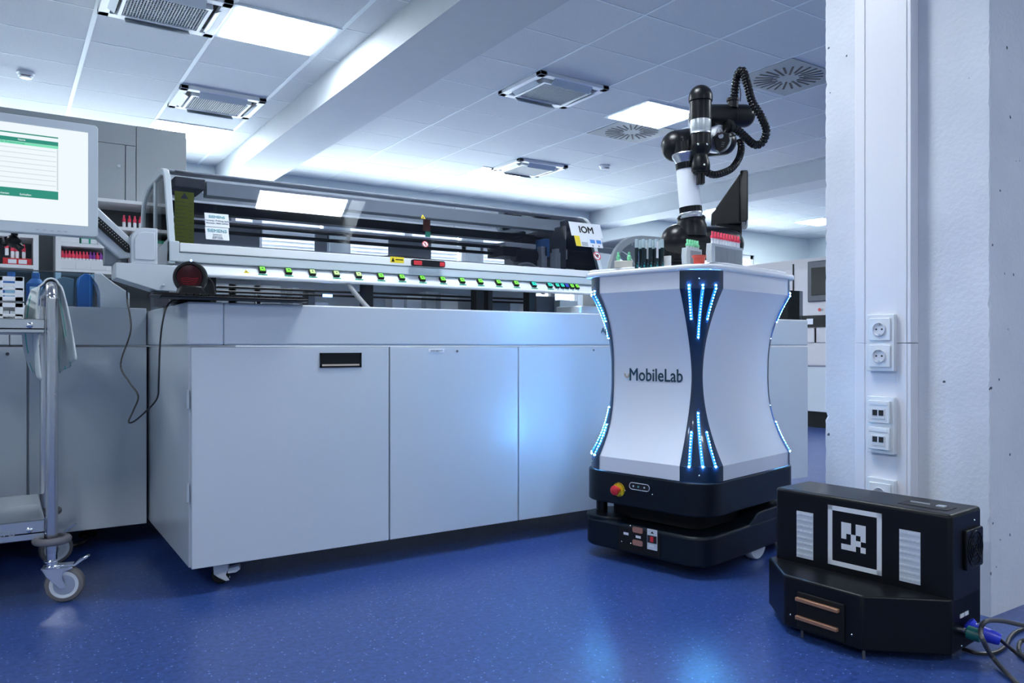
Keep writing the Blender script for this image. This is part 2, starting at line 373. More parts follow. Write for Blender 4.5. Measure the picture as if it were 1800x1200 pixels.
# cassette units
def cassette(x, y, lab, first=[None]):
    if first[0] is None:
        t = thing('ceiling_cassette', '', 'air conditioner', (0, 0, CEIL)); S = .305; SY = .27
        f = MB()
        for a in (-1, 1):
            f.box(-S, S, a*SY-(.055 if a > 0 else 0), a*SY+(.055 if a < 0 else 0), -.028, 0)
            f.box(a*S-(.055 if a > 0 else 0), a*S+(.055 if a < 0 else 0), -SY, SY, -.028, 0)
        f.box(-.20, .20, -.185, -.165, -.045, 0); f.box(-.20, .20, .165, .185, -.045, 0); f.box(-.215, -.195, -.185, .185, -.045, 0); f.box(.195, .215, -.185, .185, -.045, 0)
        f.build('frame', 'white', t, bevel=.003, local=True)
        MB().box(-.25, .25, -.22, .22, -.004, 0).build('slot', 'slot_black', t, local=True)
        q = MB(); q.box(-.195, .195, -.165, .165, -.036, -.03, 0)
        for k in range(26): x0 = -.19+.015*k; q.box(x0, x0+.006, -.165, .165, -.041, -.036, 1)
        for k in range(12): y0 = -.16+.028*k; q.box(-.195, .195, y0, y0+.005, -.040, -.036, 1)
        q.build('intake_grille', ['dark_steel', 'grille'], t, local=True)
        for a in (-1, 1):
            fl = MB(); fl.M = Matrix.Translation((0, a*.215, -.028)) @ Matrix.Rotation(a*math.radians(38), 4, 'X'); fl.box(-.17, .17, -.03, .03, -.022, -.018)
            fl.build('air_flap', 'frame_grey', t, local=True)
            fl = MB(); fl.M = Matrix.Translation((a*.245, 0, -.02)) @ Matrix.Rotation(-a*math.radians(30), 4, 'Y'); fl.box(-.025, .025, -.15, .15, -.018, -.014)
            fl.build('air_flap', 'frame_grey', t, local=True)
        first[0] = t; o = t
    else: o = copy_tree(first[0])
    o.location = (x, y, CEIL); o['label'] = lab; o['group'] = 'ceiling cassette vents'
cassette(.745, 4.60, 'white cassette vent cut off by the top edge of the photo')
cassette(1.37, 6.19, 'white cassette vent left of the beam, beyond the nearest light panel')
cassette(3.36, 4.54, 'larger-looking white cassette vent right of the beam')
cassette(4.61, 6.65, 'farther white cassette vent right of the beam, above a light panel')
def swirl(x, y, lab, first=[None]):
    if first[0] is None:
        t = thing('swirl_diffuser', '', 'air vent', (0, 0, CEIL))
        MB().box(-.30, .30, -.255, .255, -.006, 0).build('plate', 'cab_grey', t, local=True, bevel=.001)
        s = MB()
        for k in range(24):
            a = 2*pi*k/24; r0 = .075 if k % 2 else .105
            s.M = Matrix.Rotation(a, 4, 'Z'); s.box(r0, .232, -.007, .007, -.008, -.0062)
        s.build('air_slots', 'slot_black', t, local=True); first[0] = t; o = t
    else: o = copy_tree(first[0])
    o.location = (x, y, CEIL); o['label'] = lab; o['group'] = 'round-slotted ceiling diffusers'
swirl(4.60, 5.06, 'square vent plate with radial slots left of the robot arm, beside the light')
swirl(4.59, 3.44, 'square vent plate with radial slots right of the robot hose')
for x, y, lab in ((.131, 6.26, 'round white smoke detector on the left ceiling'), (5.23, 6.17, 'round smoke detector on the ceiling right of the beam'), (9.2, 5.2, 'small round detector on the far right ceiling')):
    m = MB(); m.lathe([(.055, 0), (.055, -.012), (.048, -.016), (.046, -.03), (.036, -.036), (.036, -.042), (.0, -.046)], (x, y, CEIL), (0, 0, 1), 28)
    for k in range(5): m.box(x-.03+.003*k, x+.03-.003*k, y-.0475+.004*k, y-.0465+.004*k, CEIL-.034, CEIL-.03, 1)
    tag(m.build('smoke_detector', ['white', 'dark_steel'], origin=(x, y, CEIL)), lab, 'smoke detector', 'smoke detectors')

# column with chipped edges
cx0, cx1, cy0, cy1 = 2.43, 2.98, 1.118, 1.667
cm = MB(); NZ = 180; ring = []
for k in range(NZ+1):
    z = CEIL*k/NZ; j = lambda s=.0035: .003+abs(random.gauss(0, s*.5))+(.010*random.random() if random.random() < .04 else 0)
    a, b, c2 = j(), j(), .004
    ring.append([(cx0, cy0+a, z), (cx0+a*.6, cy0+.0005, z), (cx1-c2, cy0, z), (cx1, cy0+c2, z), (cx1, cy1-c2, z), (cx1-c2, cy1, z), (cx0+b, cy1, z), (cx0, cy1-b, z)])
vs = [v for r in ring for v in r]; fs = [(i*8+k, i*8+(k+1) % 8, (i+1)*8+(k+1) % 8, (i+1)*8+k) for i in range(NZ) for k in range(8)]
cm.add(vs, fs+[tuple(range(7, -1, -1)), tuple(NZ*8+k for k in range(8))])
struct(cm, 'wall_column', 'concrete', smooth=20)
# cable duct on the column (stops above and below one joint)
dm = MB()
for z0, z1 in ((0.0, .808), (.810, CEIL)):
    dm.box(2.385, 2.4295, 1.333, 1.523, z0, z1)
    dm.box(2.383, 2.385, 1.345, 1.377, z0, z1); dm.box(2.383, 2.385, 1.487, 1.519, z0, z1)
struct(dm, 'trim_4', 'duct', bevel=.0015)
def socket_thing(zc, kind, lab):
    t = thing('wall_socket' if kind != 'data' else 'network_socket', lab, 'socket' if kind != 'data' else 'network outlet', (2.383, 1.423, zc), 0, 'outlets on the cable duct')
    two = kind != 'single'; H = .092 if two else .05
    MB().prism(rrect(1.376, 1.470, zc-H, zc+H, .004, 2), 2.366, 2.384, fr=lambda p, q, t_: (t_, p, q)).build('frame', 'white', t, bevel=.002)
    for c in ((zc+.043, zc-.043) if two else (zc,)):
        if kind == 'data':
            p = MB(); p.box(2.357, 2.366, 1.387, 1.459, c-.036, c+.036); ins = p.build('insert', 'white', t, bevel=.002)
            q = MB(); q.box(2.3545, 2.3572, 1.402, 1.446, c-.022, c+.010, 0)
            q.box(2.3535, 2.3546, 1.405, 1.421, c-.012, c+.006, 1); q.box(2.3535, 2.3546, 1.426, 1.442, c-.012, c+.006, 1); q.box(2.3555, 2.3572, 1.395, 1.453, c+.022, c+.030, 2)
            q.build('port', ['shelf_white', 'slot_black', 'label_white'], ins)
        else:
            p = MB(); p.box(2.361, 2.366, 1.387, 1.459, c-.036, c+.036)
            ins = p.build('insert', 'white', t, bevel=.002)
            q = MB(); q.lathe([(.021, 0), (.0225, .0045), (.0205, .0055), (.0195, .001), (.0, .001)], (2.3615, 1.423, c), (-1, 0, 0), 32, 0)
            for dy in (-.0095, .0095): q.cyl((2.3605, 1.423+dy, c), (2.3590, 1.423+dy, c), .0028, n=12, m=1)
            for dz in (-.017, .017): q.box(2.358, 2.361, 1.420, 1.426, c+dz-.003, c+dz+.003, 2)
            q.build('socket_well', ['shelf_white', 'slot_black', 'alu'], ins)
    return t
socket_thing(.811, 'power', 'white double power socket, topmost on the column duct')
socket_thing(.545, 'data', 'white double network outlet between the power sockets')
socket_thing(.322, 'single', 'white power socket lowest on the duct, behind the black charging dock')

# ------------------------------------------------------------------ main cabinet
CX0, CX1, CYF, CYB, CZ0, CZT = .502, 3.66, 2.615, 4.1, .087, .942
cab = thing('analyzer_cabinet', 'long pale grey laboratory cabinet standing under the glass hood', 'cabinet', ((CX0+CX1)/2, 3.3, 0))
cb = MB(); cb.box(CX0+.004, CX1, CYF+.022, CYB, CZ0+.01, .797); cb.build('body', 'cab', cab, bevel=.002)
ap = MB()
ap.box(CX0-.012, .60, CYF-.004, CYB, .803, CZT); ap.box(.601, 2.3, CYF, CYB, .803, CZT); ap.box(2.302, CX1, CYF, CYB, .803, CZT)
ap.build('apron', 'cab', cab, bevel=.006, seg=3)
side = MB(); side.box(CX0-.004, CX0+.003, CYF+.02, CYB, CZ0+.002, .797); side.build('side_panel', 'cab', cab, bevel=.001)
# doors
DX = [(CX0, 1.186), (1.189, 1.758), (1.761, 2.33), (2.333, 2.99), (2.993, CX1)]
doors = []
for i, (a, b) in enumerate(DX):
    d = MB().box(a+.0012, b-.0012, CYF, CYF+.02, CZ0, .7965)
    doors.append(d.build('door', 'cab', cab, bevel=.0015))
pull = MB(); p0, p1 = at(562, 655, Y=CYF), at(635, 634, Y=CYF)
xa, xb, za, zb = p0.x, p1.x, p0.z, .776
za = .724
pull.box(xa, xb, CYF-.004, CYF+.002, zb-.008, zb); pull.box(xa, xb, CYF-.004, CYF+.002, za, za+.006); pull.box(xa, xa+.006, CYF-.004, CYF+.002, za, zb); pull.box(xb-.006, xb, CYF-.004, CYF+.002, za, zb)
pull.box(xa+.006, xb-.006, CYF-.0012, CYF+.001, za+.006, zb-.008); pull.box(xa+.008, xb-.008, CYF-.003, CYF, za+.006, za+.012, 1)
pull.build('recessed_handle', ['black', 'beige'], doors[0])
for i, (px, py) in ((1, (803, 617)), (2, (1043, 615))):
    q = at(px, py, Y=CYF); k = MB(); k.cyl((q.x, CYF+.002, q.z), (q.x, CYF-.003, q.z), .0055, n=16); k.cyl((q.x, CYF-.003, q.z), (q.x, CYF-.0036, q.z), .003, n=10, m=1)
    k.build('lock', ['chrome', 'slot_black'], doors[i])
q = at(767, 616, Y=CYF); lb = MB(); lb.box(q.x-.034, q.x+.034, CYF-.0012, CYF, q.z-.007, q.z+.007); lb.build('paper_label', 'label_white', doors[1])
text('AGR SAN F1', .010, (q.x-.026, CYF-.0014, q.z-.0035), (1, 0, 0), (0, 0, 1), 'grey_text', doors[1], 'label_text')
q = at(1056, 585, Y=CYF); text('Aptio Automation', .034, (q.x, CYF-.001, q.z), (1, 0, 0), (0, 0, 1), 'teal_text', cab, 'lettering')
# hinges at the left end door
for z in (.60, .30):
    k = MB(); k.box(CX0-.010, CX0-.004, CYF+.012, CYF+.022, z, z+.06); k.build('hinge', 'frame_grey', cab)
def caster(parent, x, y, rz=.5, small=True):
    c = MB(); c.M = Matrix.Translation((x, y, 0)) @ Matrix.Rotation(rz, 4, 'Z')
    c.lathe([(.012, .0), (.012, .035)], (0, 0, .065), (0, 0, 1), 16, 0)
    for s in (-1, 1):
        c.prism([(-.022, .068), (.024, .068), (.026, .05), (.018, .030), (.030, .012), (.018, .010), (-.004, .022), (-.02, .035)], s*.016-.003, s*.016+.003, 0, fr=lambda p, q_, t_: (p, t_, q_))
    c.box(-.022, .024, -.019, .019, .060, .07, 0)
    c.prism([(.024, .05), (.06, .058), (.064, .046), (.05, .036), (.024, .034)], -.016, .016, 0, fr=lambda p, q_, t_: (p, t_, q_))
    c.box(-.006, .012, -.021, .021, .071, .084, 1)
    f = c.build('caster', ['label_white', 'red'], parent, bevel=.0015)
    w = MB(); w.M = Matrix.Translation((x, y, 0)) @ Matrix.Rotation(rz, 4, 'Z')
    w.lathe([(.012, -.012), (.026, -.012), (.0295, -.009), (.0295, .009), (.026, .012), (.012, .012)], (0, 0, .0297), (0, 1, 0), 28)
    w.build('wheel', 'black', f); return f
q = at(388, 1024, z=0); caster(cab, q.x, q.y, -.35)
for x, y in ((.62, 3.9), (3.5, 2.75), (3.5, 3.95)): caster(cab, x, y, .6)

# ------------------------------------------------------------------ glass hood with button panel
HX0, HX1, HY0, HY1 = .500, 2.536, 3.0, 3.69
hood = thing('analyzer_hood', 'long curved smoked-glass hood on the grey cabinet, with a row of green buttons', 'laboratory analyzer', ((HX0+HX1)/2, 3.35, CZT))
prof = [(3.000, 1.173), (3.028, 1.25), (3.0567, 1.33), (3.0885, 1.418), (3.104, 1.441), (3.134, 1.463), (3.175, 1.476), (3.25, 1.478), (3.42, 1.477), (3.53, 1.470), (3.60, 1.452), (3.65, 1.420), (3.68, 1.37), (3.69, 1.30), (3.69, 1.10)]
inner = [(3.028, 1.185), (3.053, 1.25), (3.08, 1.33), (3.10, 1.39), (3.116, 1.422), (3.135, 1.44), (3.18, 1.450), (3.25, 1.452), (3.42, 1.451), (3.52, 1.444), (3.585, 1.428), (3.628, 1.40), (3.655, 1.36), (3.665, 1.29), (3.665, 1.13)]
def end_frame(x, w, name='end_frame'):
    e = MB(); n = len(prof)
    vs = []; 
    for X in (x, x+w): vs += [(X, *p) for p in prof]+[(X, *p) for p in inner]
    N2 = 2*n; fs = []
    for i in range(n-1):
        fs += [(i, i+1, n+i+1, n+i), (N2+i, N2+n+i, N2+n+i+1, N2+i+1), (i, N2+i, N2+i+1, i+1), (n+i, n+i+1, N2+n+i+1, N2+n+i)]
    e.add(vs, fs)
    e.prism([(3.0, 1.098), (3.69, 1.098), (3.69, 1.14), (3.66, 1.14), (3.028, 1.192), (3.0, 1.175)], x, x+w, fr=lambda p, q_, t_: (t_, p, q_))
    e.box(x+.002, x+w-.002, 3.335, 3.362, 1.12, 1.46)
    return e.build(name, 'frame_grey', hood, bevel=.003)
end_frame(HX0, .022); end_frame(HX1-.022, .022)
for x in (HX0+.008, HX1-.012):
    gl = MB(); gl.prism([(a, b) for a, b in inner], x, x+.004, fr=lambda p, q_, t_: (t_, p, q_)); gl.build('end_glass', 'smoke_side', hood)
# front glass and roof: one curved sheet
gp = prof[:9]
gl = MB(); n = len(gp)
vs = [(X, a+.002, b-.002) for X in (HX0+.023, HX1-.023) for a, b in gp]
gl.add(vs, [(i, n+i, n+i+1, i+1) for i in range(n-1)]); gl.build('front_glass', 'smoke', hood, smooth=6)
rf = MB(); rp = prof[8:]; n = len(rp); vs = [(X, a, b) for X in (HX0+.02, HX1-.02) for a, b in rp]
rf.add(vs, [(i, n+i, n+i+1, i+1) for i in range(n-1)]); rf.build('rear_glass', 'smoke_side', hood, smooth=60)
rl = MB(); rl.box(HX0+.02, HX1-.02, 3.19, 3.24, 1.468, 1.479); rl.build('roof_strip', 'mid_steel', hood, bevel=.002)
# lower frame
lf = MB(); lf.box(HX0+.035, HX1-.03, 2.992, 3.03, 1.142, 1.175); lf.build('sash_rail', 'white', hood, bevel=.003)
lf = MB(); lf.box(HX0, HX1, 2.996, 3.04, 1.106, 1.140); lf.box(HX0, HX0+.034, 2.994, 3.03, 1.106, 1.18); lf.box(HX1-.029, HX1, 2.994, 3.03, 1.106, 1.18)
lf.build('lower_frame', 'frame_grey', hood, bevel=.003)
# control panel
cp = MB(); cpX0 = at(345, 475, Y=2.98).x
pf = [(3.012, 1.104), (2.975, 1.066), (2.974, 1.060), (2.980, 1.056), (3.03, 1.056), (3.03, 1.104)]
cp.prism(pf, cpX0, HX1+.02, fr=lambda p, q_, t_: (t_, p, q_)); ctrl = cp.build('control_panel', 'white_gloss', hood, bevel=.002)
tilt = math.atan2(.037, .038)
cdir = Vector((0, .037, .038)).normalized(); cn = Vector((0, -.038, .037)).normalized(); cbase = Vector((0, 2.975, 1.066)); nrm = cn
def on_ctrl(px, py): return at_plane(px, py, cbase, cn)
def button(px, mname, w=.0125, lab=True, first={}):
    X = at(px, 480, Y=2.99).x
    M = Matrix(((1, 0, 0, X), (0, cdir.y, cn.y, 2.975+.029*cdir.y), (0, cdir.z, cn.z, 1.066+.029*cdir.z), (0, 0, 0, 1)))
    b = MB(); b.M = M; b.box(-w, w, -.013, .013, 0, .011, 0); b.box(-w*.75, w*.75, -.0095, .0095, .011, .0145, 1); b.box(-w*.22, w*.22, -.003, .003, .0145, .0148, 0)
    b.build('push_button', ['black', mname], ctrl)
    l = MB(); l.M = M; h = w*1.4 if lab else .003; l.box(-h, h, -.024, -.0165, 0, .0008, 0)
    if lab: l.box(-h*.3, h*.4, -.0215, -.019, .0008, .001, 1)
    l.build('button_label', ['siemens_teal' if not lab else 'tag_green', 'black'], ctrl)
BP = [461, 507, 549, 591, 630, 669, 706, 742, 778, 812, 844, 876, 907]
for i, px in enumerate(BP): button(px, 'btn_pale' if i in (2, 3, 4) else 'btn_green')
for px in (938, 966): button(px, 'btn_teal')
for px, mm in ((979, 'btn_teal'), (988, 'btn_teal'), (996, 'btn_blue'), (1005, 'btn_green'), (1014, 'btn_green')): button(px, mm, .0105, False)
tX = at(433, 480, Y=2.99).x; tr = MB()
M = Matrix(((1, 0, 0, tX), (0, cdir.y, cn.y, 2.975+.022*cdir.y), (0, cdir.z, cn.z, 1.066+.022*cdir.z), (0, 0, 0, 1))); tr.M = M
tr.prism([(-.011, -.009), (.011, -.009), (0, .010)], 0, .0008); tr.prism([(-.002, -.005), (.002, -.005), (0, .004)], .0008, .0012, 1); tr.build('warning_triangle', ['yellow', 'black'], ctrl)
# hood handle
hX0, hX1 = at(723, 461, Y=2.97).x, at(781, 461, Y=2.97).x; hz = 1.155
h = MB(); h.prism(rrect(hX0, hX1, hz-.014, hz+.014, .008, 3), 2.960, 2.976, 0, fr=lambda p, q_, t_: (p, t_, q_)); h.box(hX0+.006, hX0+.045, 2.957, 2.9605, hz-.010, hz+.008, 1); h.box(hX1-.028, hX1-.005, 2.957, 2.9605, hz-.010, hz+.008, 1)
for x in (hX0+.02, hX1-.02): h.box(x-.008, x+.008, 2.975, 2.994, hz-.010, hz+.006, 0)
h.build('handle', ['black', 'red'], hood, bevel=.0015)
def plate(name, px0, py0, px1, py1, m, parent=None, Y=2.9915, extra=None):
    a, b = at(px0, py0, Y=Y), at(px1, py0, Y=Y); z0 = at((px0+px1)/2, py1, Y=Y).z; z1 = at((px0+px1)/2, py0, Y=Y).z
    k = MB(); k.box(a.x, b.x, Y-.0008, Y, z0, z1, 0)
    return k, a.x, b.x, z0, z1
k, a, b, z0, z1 = plate('', 686, 451.5, 710, 462, '')
k.prism([(a+.004, z0+.004), (a+.02, z0+.004), (a+.012, z1-.003)], 2.990, 2.9905, 1, fr=lambda p, q_, t_: (p, t_, q_)); k.box(a+.024, b-.004, 2.990, 2.9907, z0+.012, z0+.016, 1)
k.build('caution_label', ['yellow', 'black'], hood)
# stickers on the tilted glass
gdir = Vector((0, .080, .227)).normalized(); gn = Vector((0, -gdir.z, gdir.y)); gp0 = Vector((0, 3.002, 1.171))
def sticker(name, px0, py0, px1, py1, m, deco=None, inside=False):
    c = at_plane((px0+px1)/2, (py0+py1)/2, gp0, gn); l = at_plane(px0, (py0+py1)/2, gp0, gn).x; r = at_plane(px1, (py0+py1)/2, gp0, gn).x
    hh = (at_plane((px0+px1)/2, py0, gp0, gn)-at_plane((px0+px1)/2, py1, gp0, gn)).length/2; w = (r-l)/2
    cc = Vector(((l+r)/2, c.y, c.z))
    M = Matrix(((1, 0, 0, cc.x), (0, gdir.y, gn.y, cc.y+gn.y*.0025), (0, gdir.z, gn.z, cc.z+gn.z*.0025), (0, 0, 0, 1)))
    s = MB(); s.M = M; s.box(-w, w, -hh, hh, 0, .0006, 0); mats = [m]
    if deco: mats += deco(s, w, hh)
    return s.build(name, mats, hood), cc+gn*.0035, w, hh
_, c, w, hh = sticker('sign', 1002, 393, 1056, 416, 'label_white')
text('IOM', .052, c-Vector((0, 0, 0))-gdir*.018, (1, 0, 0), gdir, 'black', hood, 'sign_text', 'CENTER', bold=.0011)
_, c, w, hh = sticker('sticker', 360, 376, 402, 399.5, 'label_white')
text('SIEMENS', .016, c+gdir*.008, (1, 0, 0), gdir, 'siemens_teal', hood, 'sticker_text', 'CENTER'); text('Wartung / Prüfung Aptio', .009, c-gdir*.005, (1, 0, 0), gdir, 'grey_text', hood, 'sticker_text', 'CENTER')
text('Servicenr. 0800 229006', .0085, c-gdir*.016, (1, 0, 0), gdir, 'grey_text', hood, 'sticker_text', 'CENTER')
_, c, w, hh = sticker('sticker', 361, 400.5, 402, 422, 'label_white')
text('SIEMENS', .019, c+gdir*.005, (1, 0, 0), gdir, 'siemens_teal', hood, 'sticker_text', 'CENTER', off=.0004)
for t_, dy in (('Healthcare', -.007), ('Diagnostics', -.015), ('0800 229006', -.022)): text(t_, .0075, c+gdir*dy, (1, 0, 0), gdir, 'grey_text', hood, 'sticker_text', 'CENTER')
def dec_strip(s, w, h):
    s.box(-w, -w*.62, -h, h, .0006, .0010, 1); s.box(-w*.55, -w*.1, -h*.9, -h*.1, .0006, .0010, 2)
    for a in (.12, .58): s.box(w*a, w*(a+.36), -h*.2, h*.5, .0006, .0010, 3); s.box(w*(a+.1), w*(a+.16), -h*.85, -h*.55, .0006, .001, 4)
    return ['yellow', 'mid_steel', 'blue_plastic', 'black']
sticker('hazard_strip', 1011, 417, 1057, 434, 'label_white', dec_strip)
def dec_circle(s, w, h, heart=False):
    r = h; s.lathe([(r*.80, .0006), (r, .0006), (r, .0012), (r*.80, .0012)], (0, 0, 0), (0, 0, 1), 28, 1)
    s.prism([(-r*.62, r*.5), (-r*.5, r*.62), (r*.62, -r*.5), (r*.5, -r*.62)], .0012, .0016, 1)
    return ['red']
def roundsign(name, px, py, rp, heart):
    c = at_plane(px, py, gp0, gn); r = rp*(c-C0).dot(Fv)/1355
    M = Matrix(((1, 0, 0, c.x), (0, gdir.y, gn.y, c.y+gn.y*.0025), (0, gdir.z, gn.z, c.z+gn.z*.0025), (0, 0, 0, 1)))
    s = MB(); s.M = M; s.lathe([(r, 0), (r, .0006)], (0, 0, 0), (0, 0, 1), 32, 0)
    n = 32
    vs = [(rr*math.cos(2*pi*k/n), rr*math.sin(2*pi*k/n), .0012) for rr in (r*.8, r) for k in range(n)]
    s.add(vs, [(k, (k+1) % n, n+(k+1) % n, n+k) for k in range(n)], 1)
    if heart: s.prism([(0, -.5*r), (.48*r, .05*r), (.45*r, .35*r), (.2*r, .42*r), (0, .25*r), (-.2*r, .42*r), (-.45*r, .35*r), (-.48*r, .05*r)], .0006, .0011, 2)
    else: s.box(-.15*r, .15*r, -.5*r, .5*r, .0006, .001, 2)
    s.prism([(-r*.62, r*.48), (-r*.5, r*.62), (r*.62, -r*.48), (r*.5, -r*.62)], .0012, .0016, 1)
    s.build(name, ['label_white', 'red', 'black'], hood)
roundsign('prohibition_sign', 1049, 450, 8.2, True); roundsign('prohibition_sign', 747, 429.5, 6, False)
c = at_plane(743, 381.5, gp0, gn); s = MB(); s.M = Matrix(((1, 0, 0, c.x), (0, gdir.y, gn.y, c.y+gn.y*.0025), (0, gdir.z, gn.z, c.z+gn.z*.0025), (0, 0, 0, 1)))
s.prism([(-.012, -.009), (.012, -.009), (0, .012)], 0, .0006); s.prism([(-.004, -.006), (.004, -.006), (0, .004)], .0006, .001, 1); s.build('warning_triangle', ['yellow', 'black'], hood)
# yellow-green instruction sheet behind the glass at the left end
a, b = at(307, 380, Y=3.10).x, at(341, 380, Y=3.10).x; sh = MB(); sh.box(a, b, 3.10, 3.101, 1.185, at(324, 337, Y=3.10).z)
zt = at(324, 337, Y=3.10).z; sh.prism([((a+b)/2-.014, zt-.026), ((a+b)/2+.014, zt-.026), ((a+b)/2, zt-.004)], 3.0992, 3.0998, 1, fr=lambda p, q_, t_: (p, t_, q_))
for k in range(13):
    z = zt-.04-.0145*k; sh.box(a+.004, a+.036+.01*math.sin(k*2.1), 3.0994, 3.0999, z, z+.0012, 1); sh.box(a+.052, b-.004-.008*abs(math.sin(k*1.3)), 3.0994, 3.0999, z-.003, z-.0018, 1)
sh.build('instruction_sheet', ['yellow_green', 'dark_steel'], hood)
# inside: beams, rails, rear panels, gripper gantry
MB().box(HX0+.16, HX1-.16, 3.15, 3.21, 1.385, 1.44).build('gantry_beam', 'frame_grey', hood, bevel=.002)
MB().box(HX0+.03, HX1-.03, 3.33, 3.39, 1.345, 1.384).build('gantry_track', 'black', hood)
for y, z, r in ((3.22, 1.288, .009), (3.26, 1.262, .008)): MB().cyl((HX0+.05, y, z), (HX1-.06, y, z), r, n=12).build('guide_rail', 'black', hood)
MB().box(HX0+.05, HX1-.06, 3.30, 3.302, 1.31, 1.318).build('guide_rail', 'alu', hood)
MB().box(HX0+.05, HX1-.06, 3.16, 3.17, 1.192, 1.20).build('guide_rail', 'alu', hood)
rp_ = MB(); rp_.box(HX0+.03, .98, 3.58, 3.585, 1.10, 1.36, 0)
rp_.box(1.24, 1.30, 3.58, 3.585, 1.10, 1.36, 0); rp_.box(1.62, 1.86, 3.58, 3.585, 1.10, 1.36, 0); rp_.build('rear_panel', 'mid_steel', hood)
ew = MB(); ew.box(2.34, 2.345, 3.06, 3.62, 1.12, 1.40); ew.box(2.345, HX1-.03, 3.58, 3.59, 1.12, 1.42); ew.build('end_wall', 'dark_steel', hood)
for x_ in (HX0+.04, HX1-.15): MB().box(x_, x_+.11, 3.12, 3.3, 1.40, 1.44).build('corner_motor', 'dark_steel', hood, bevel=.004)
gx = at(930, 430, Y=3.25).x
ga = MB()
ga.box(gx-.20, gx-.02, 3.16, 3.34, 1.285, 1.31, 0); ga.box(gx-.22, gx-.12, 3.15, 3.30, 1.24, 1.286, 1); ga.cyl((gx-.15, 3.17, 1.25), (gx-.02, 3.17, 1.25), .034, n=20, m=1)
ga.box(gx+.00, gx+.035, 3.14, 3.18, 1.14, 1.30, 0); ga.box(gx-.05, gx+.12, 3.24, 3.32, 1.18, 1.36, 1); ga.box(gx+.06, gx+.10, 3.10, 3.15, 1.10, 1.27, 2); ga.box(gx+.07, gx+.14, 3.11, 3.15, 1.24, 1.29, 2)
ga.box(gx+.02, gx+.05, 3.14, 3.22, 1.25, 1.34, 3); ga.cyl((gx-.10, 3.12, 1.19), (gx-.10, 3.16, 1.19), .022, n=18, m=0)
ga.box(gx-.24, gx-.16, 3.14, 3.22, 1.12, 1.17, 1)
ga.build('gripper_carriage', ['mid_steel', 'black', 'frame_grey', 'blue_bin'], hood, bevel=.002)
hs = MB()
for k in range(4): hs.tube(spline([(gx-.20, 3.12+.012*k, 1.12), (gx-.17+.008*k, 3.12+.012*k, 1.175), (gx-.11, 3.12+.012*k, 1.205), (gx-.05+.012*k, 3.12+.012*k, 1.19), (gx-.02+.012*k, 3.12+.012*k, 1.13), (gx-.01+.012*k, 3.12+.012*k, 1.06)], 8), .007, 8)
hs.build('hose_bundle', 'rubber_hose', hood)
x0 = at(645, 440, Y=3.15).x
hs = MB(); hs.tube(spline([(x0-.05, 3.15, 1.13), (x0+.02, 3.15, 1.175), (x0+.14, 3.15, 1.195), (x0+.30, 3.15, 1.19), (x0+.48, 3.15, 1.165), (x0+.62, 3.15, 1.13)], 10), .010, 10); hs.build('cable_hose', 'cable_grey', hood)
q = at(750, 400, Y=3.2); k = MB(); k.box(q.x-.014, q.x+.014, 3.19, 3.21, q.z-.015, q.z+.035, 0); k.box(q.x-.013, q.x+.013, 3.187, 3.19, q.z-.045, q.z-.02, 1); k.build('sensor_bracket', ['orange_brown', 'tag_green'], hood)
# below the panel: support posts and dim machinery on the table
for px in (368, 645, 840, 858, 932):
    X = at(px, 520, Y=3.06).x; w = .020 if px != 858 else .012
    MB().box(X-w, X+w, 3.04, 3.09, CZT, 1.106).build('support_post', 'black', hood)
MB().box(HX0+.03, HX1-.03, 3.60, 3.61, CZT, 1.14).build('rear_skirt', 'mid_steel', hood)
for y, z in ((3.20, 1.035), (3.24, 1.020)): MB().cyl((HX0+.05, y, z), (HX1-.3, y, z), .005, n=8).build('guide_rod', 'black', hood)
MM = ['mid_steel', 'dark_steel', 'milky', 'frame_grey']
for px, w, hgt, y, m in ((395, .10, .13, 3.5, 2), (430, .14, .13, 3.5, 2), (470, .12, .13, 3.5, 2), (520, .03, .11, 3.3, 0), (548, .03, .10, 3.3, 1), (565, .06, .05, 3.3, 0), (590, .05, .03, 3.2, 2), (615, .05, .02, 3.2, 1), (700, .06, .09, 3.3, 0), (730, .09, .12, 3.5, 2), (760, .07, .13, 3.45, 3), (790, .10, .12, 3.4, 0), (880, .12, .08, 3.3, 1), (905, .06, .09, 3.3, 0), (960, .12, .12, 3.3, 1), (1000, .12, .10, 3.25, 3)):
    X = at(px, 520, Y=y).x; MB().box(X-w/2, X+w/2, y, y+.08, CZT+.001, CZT+hgt).build('track_module', MM[m], hood, bevel=.002)
st = MB(); X = at(450, 520, Y=2.85).x
st.tube([(X, 2.85, CZT), (X, 2.85, CZT+.045), (X+.018, 2.85, CZT+.045), (X+.018, 2.85, CZT)], .003, 6); st.build('tube_stop', 'brushed', hood)
gh = MB(); P = [at(606, 480, Y=3.02), at(613, 500, Y=3.0), at(628, 520, Y=2.95), at(650, 545, Y=2.9)]; gh.tube(spline(P, 8), .010, 12); gh.build('drain_hose', 'rubber_hose', hood)
k = MB(); X = at(1020, 530, Y=2.80).x; k.prism(rrect(X-.13, X+.13, 2.66, 2.85, .06, 8), CZT, CZT+.035); k.build('drip_tray', 'brushed', hood, bevel=.003)
bl = MB(); X = at(575, 507, Y=3.2).x; bl.box(X-.02, X+.02, 3.19, 3.2, 1.01, 1.022); bl.build('indicator', 'led_blue', hood)

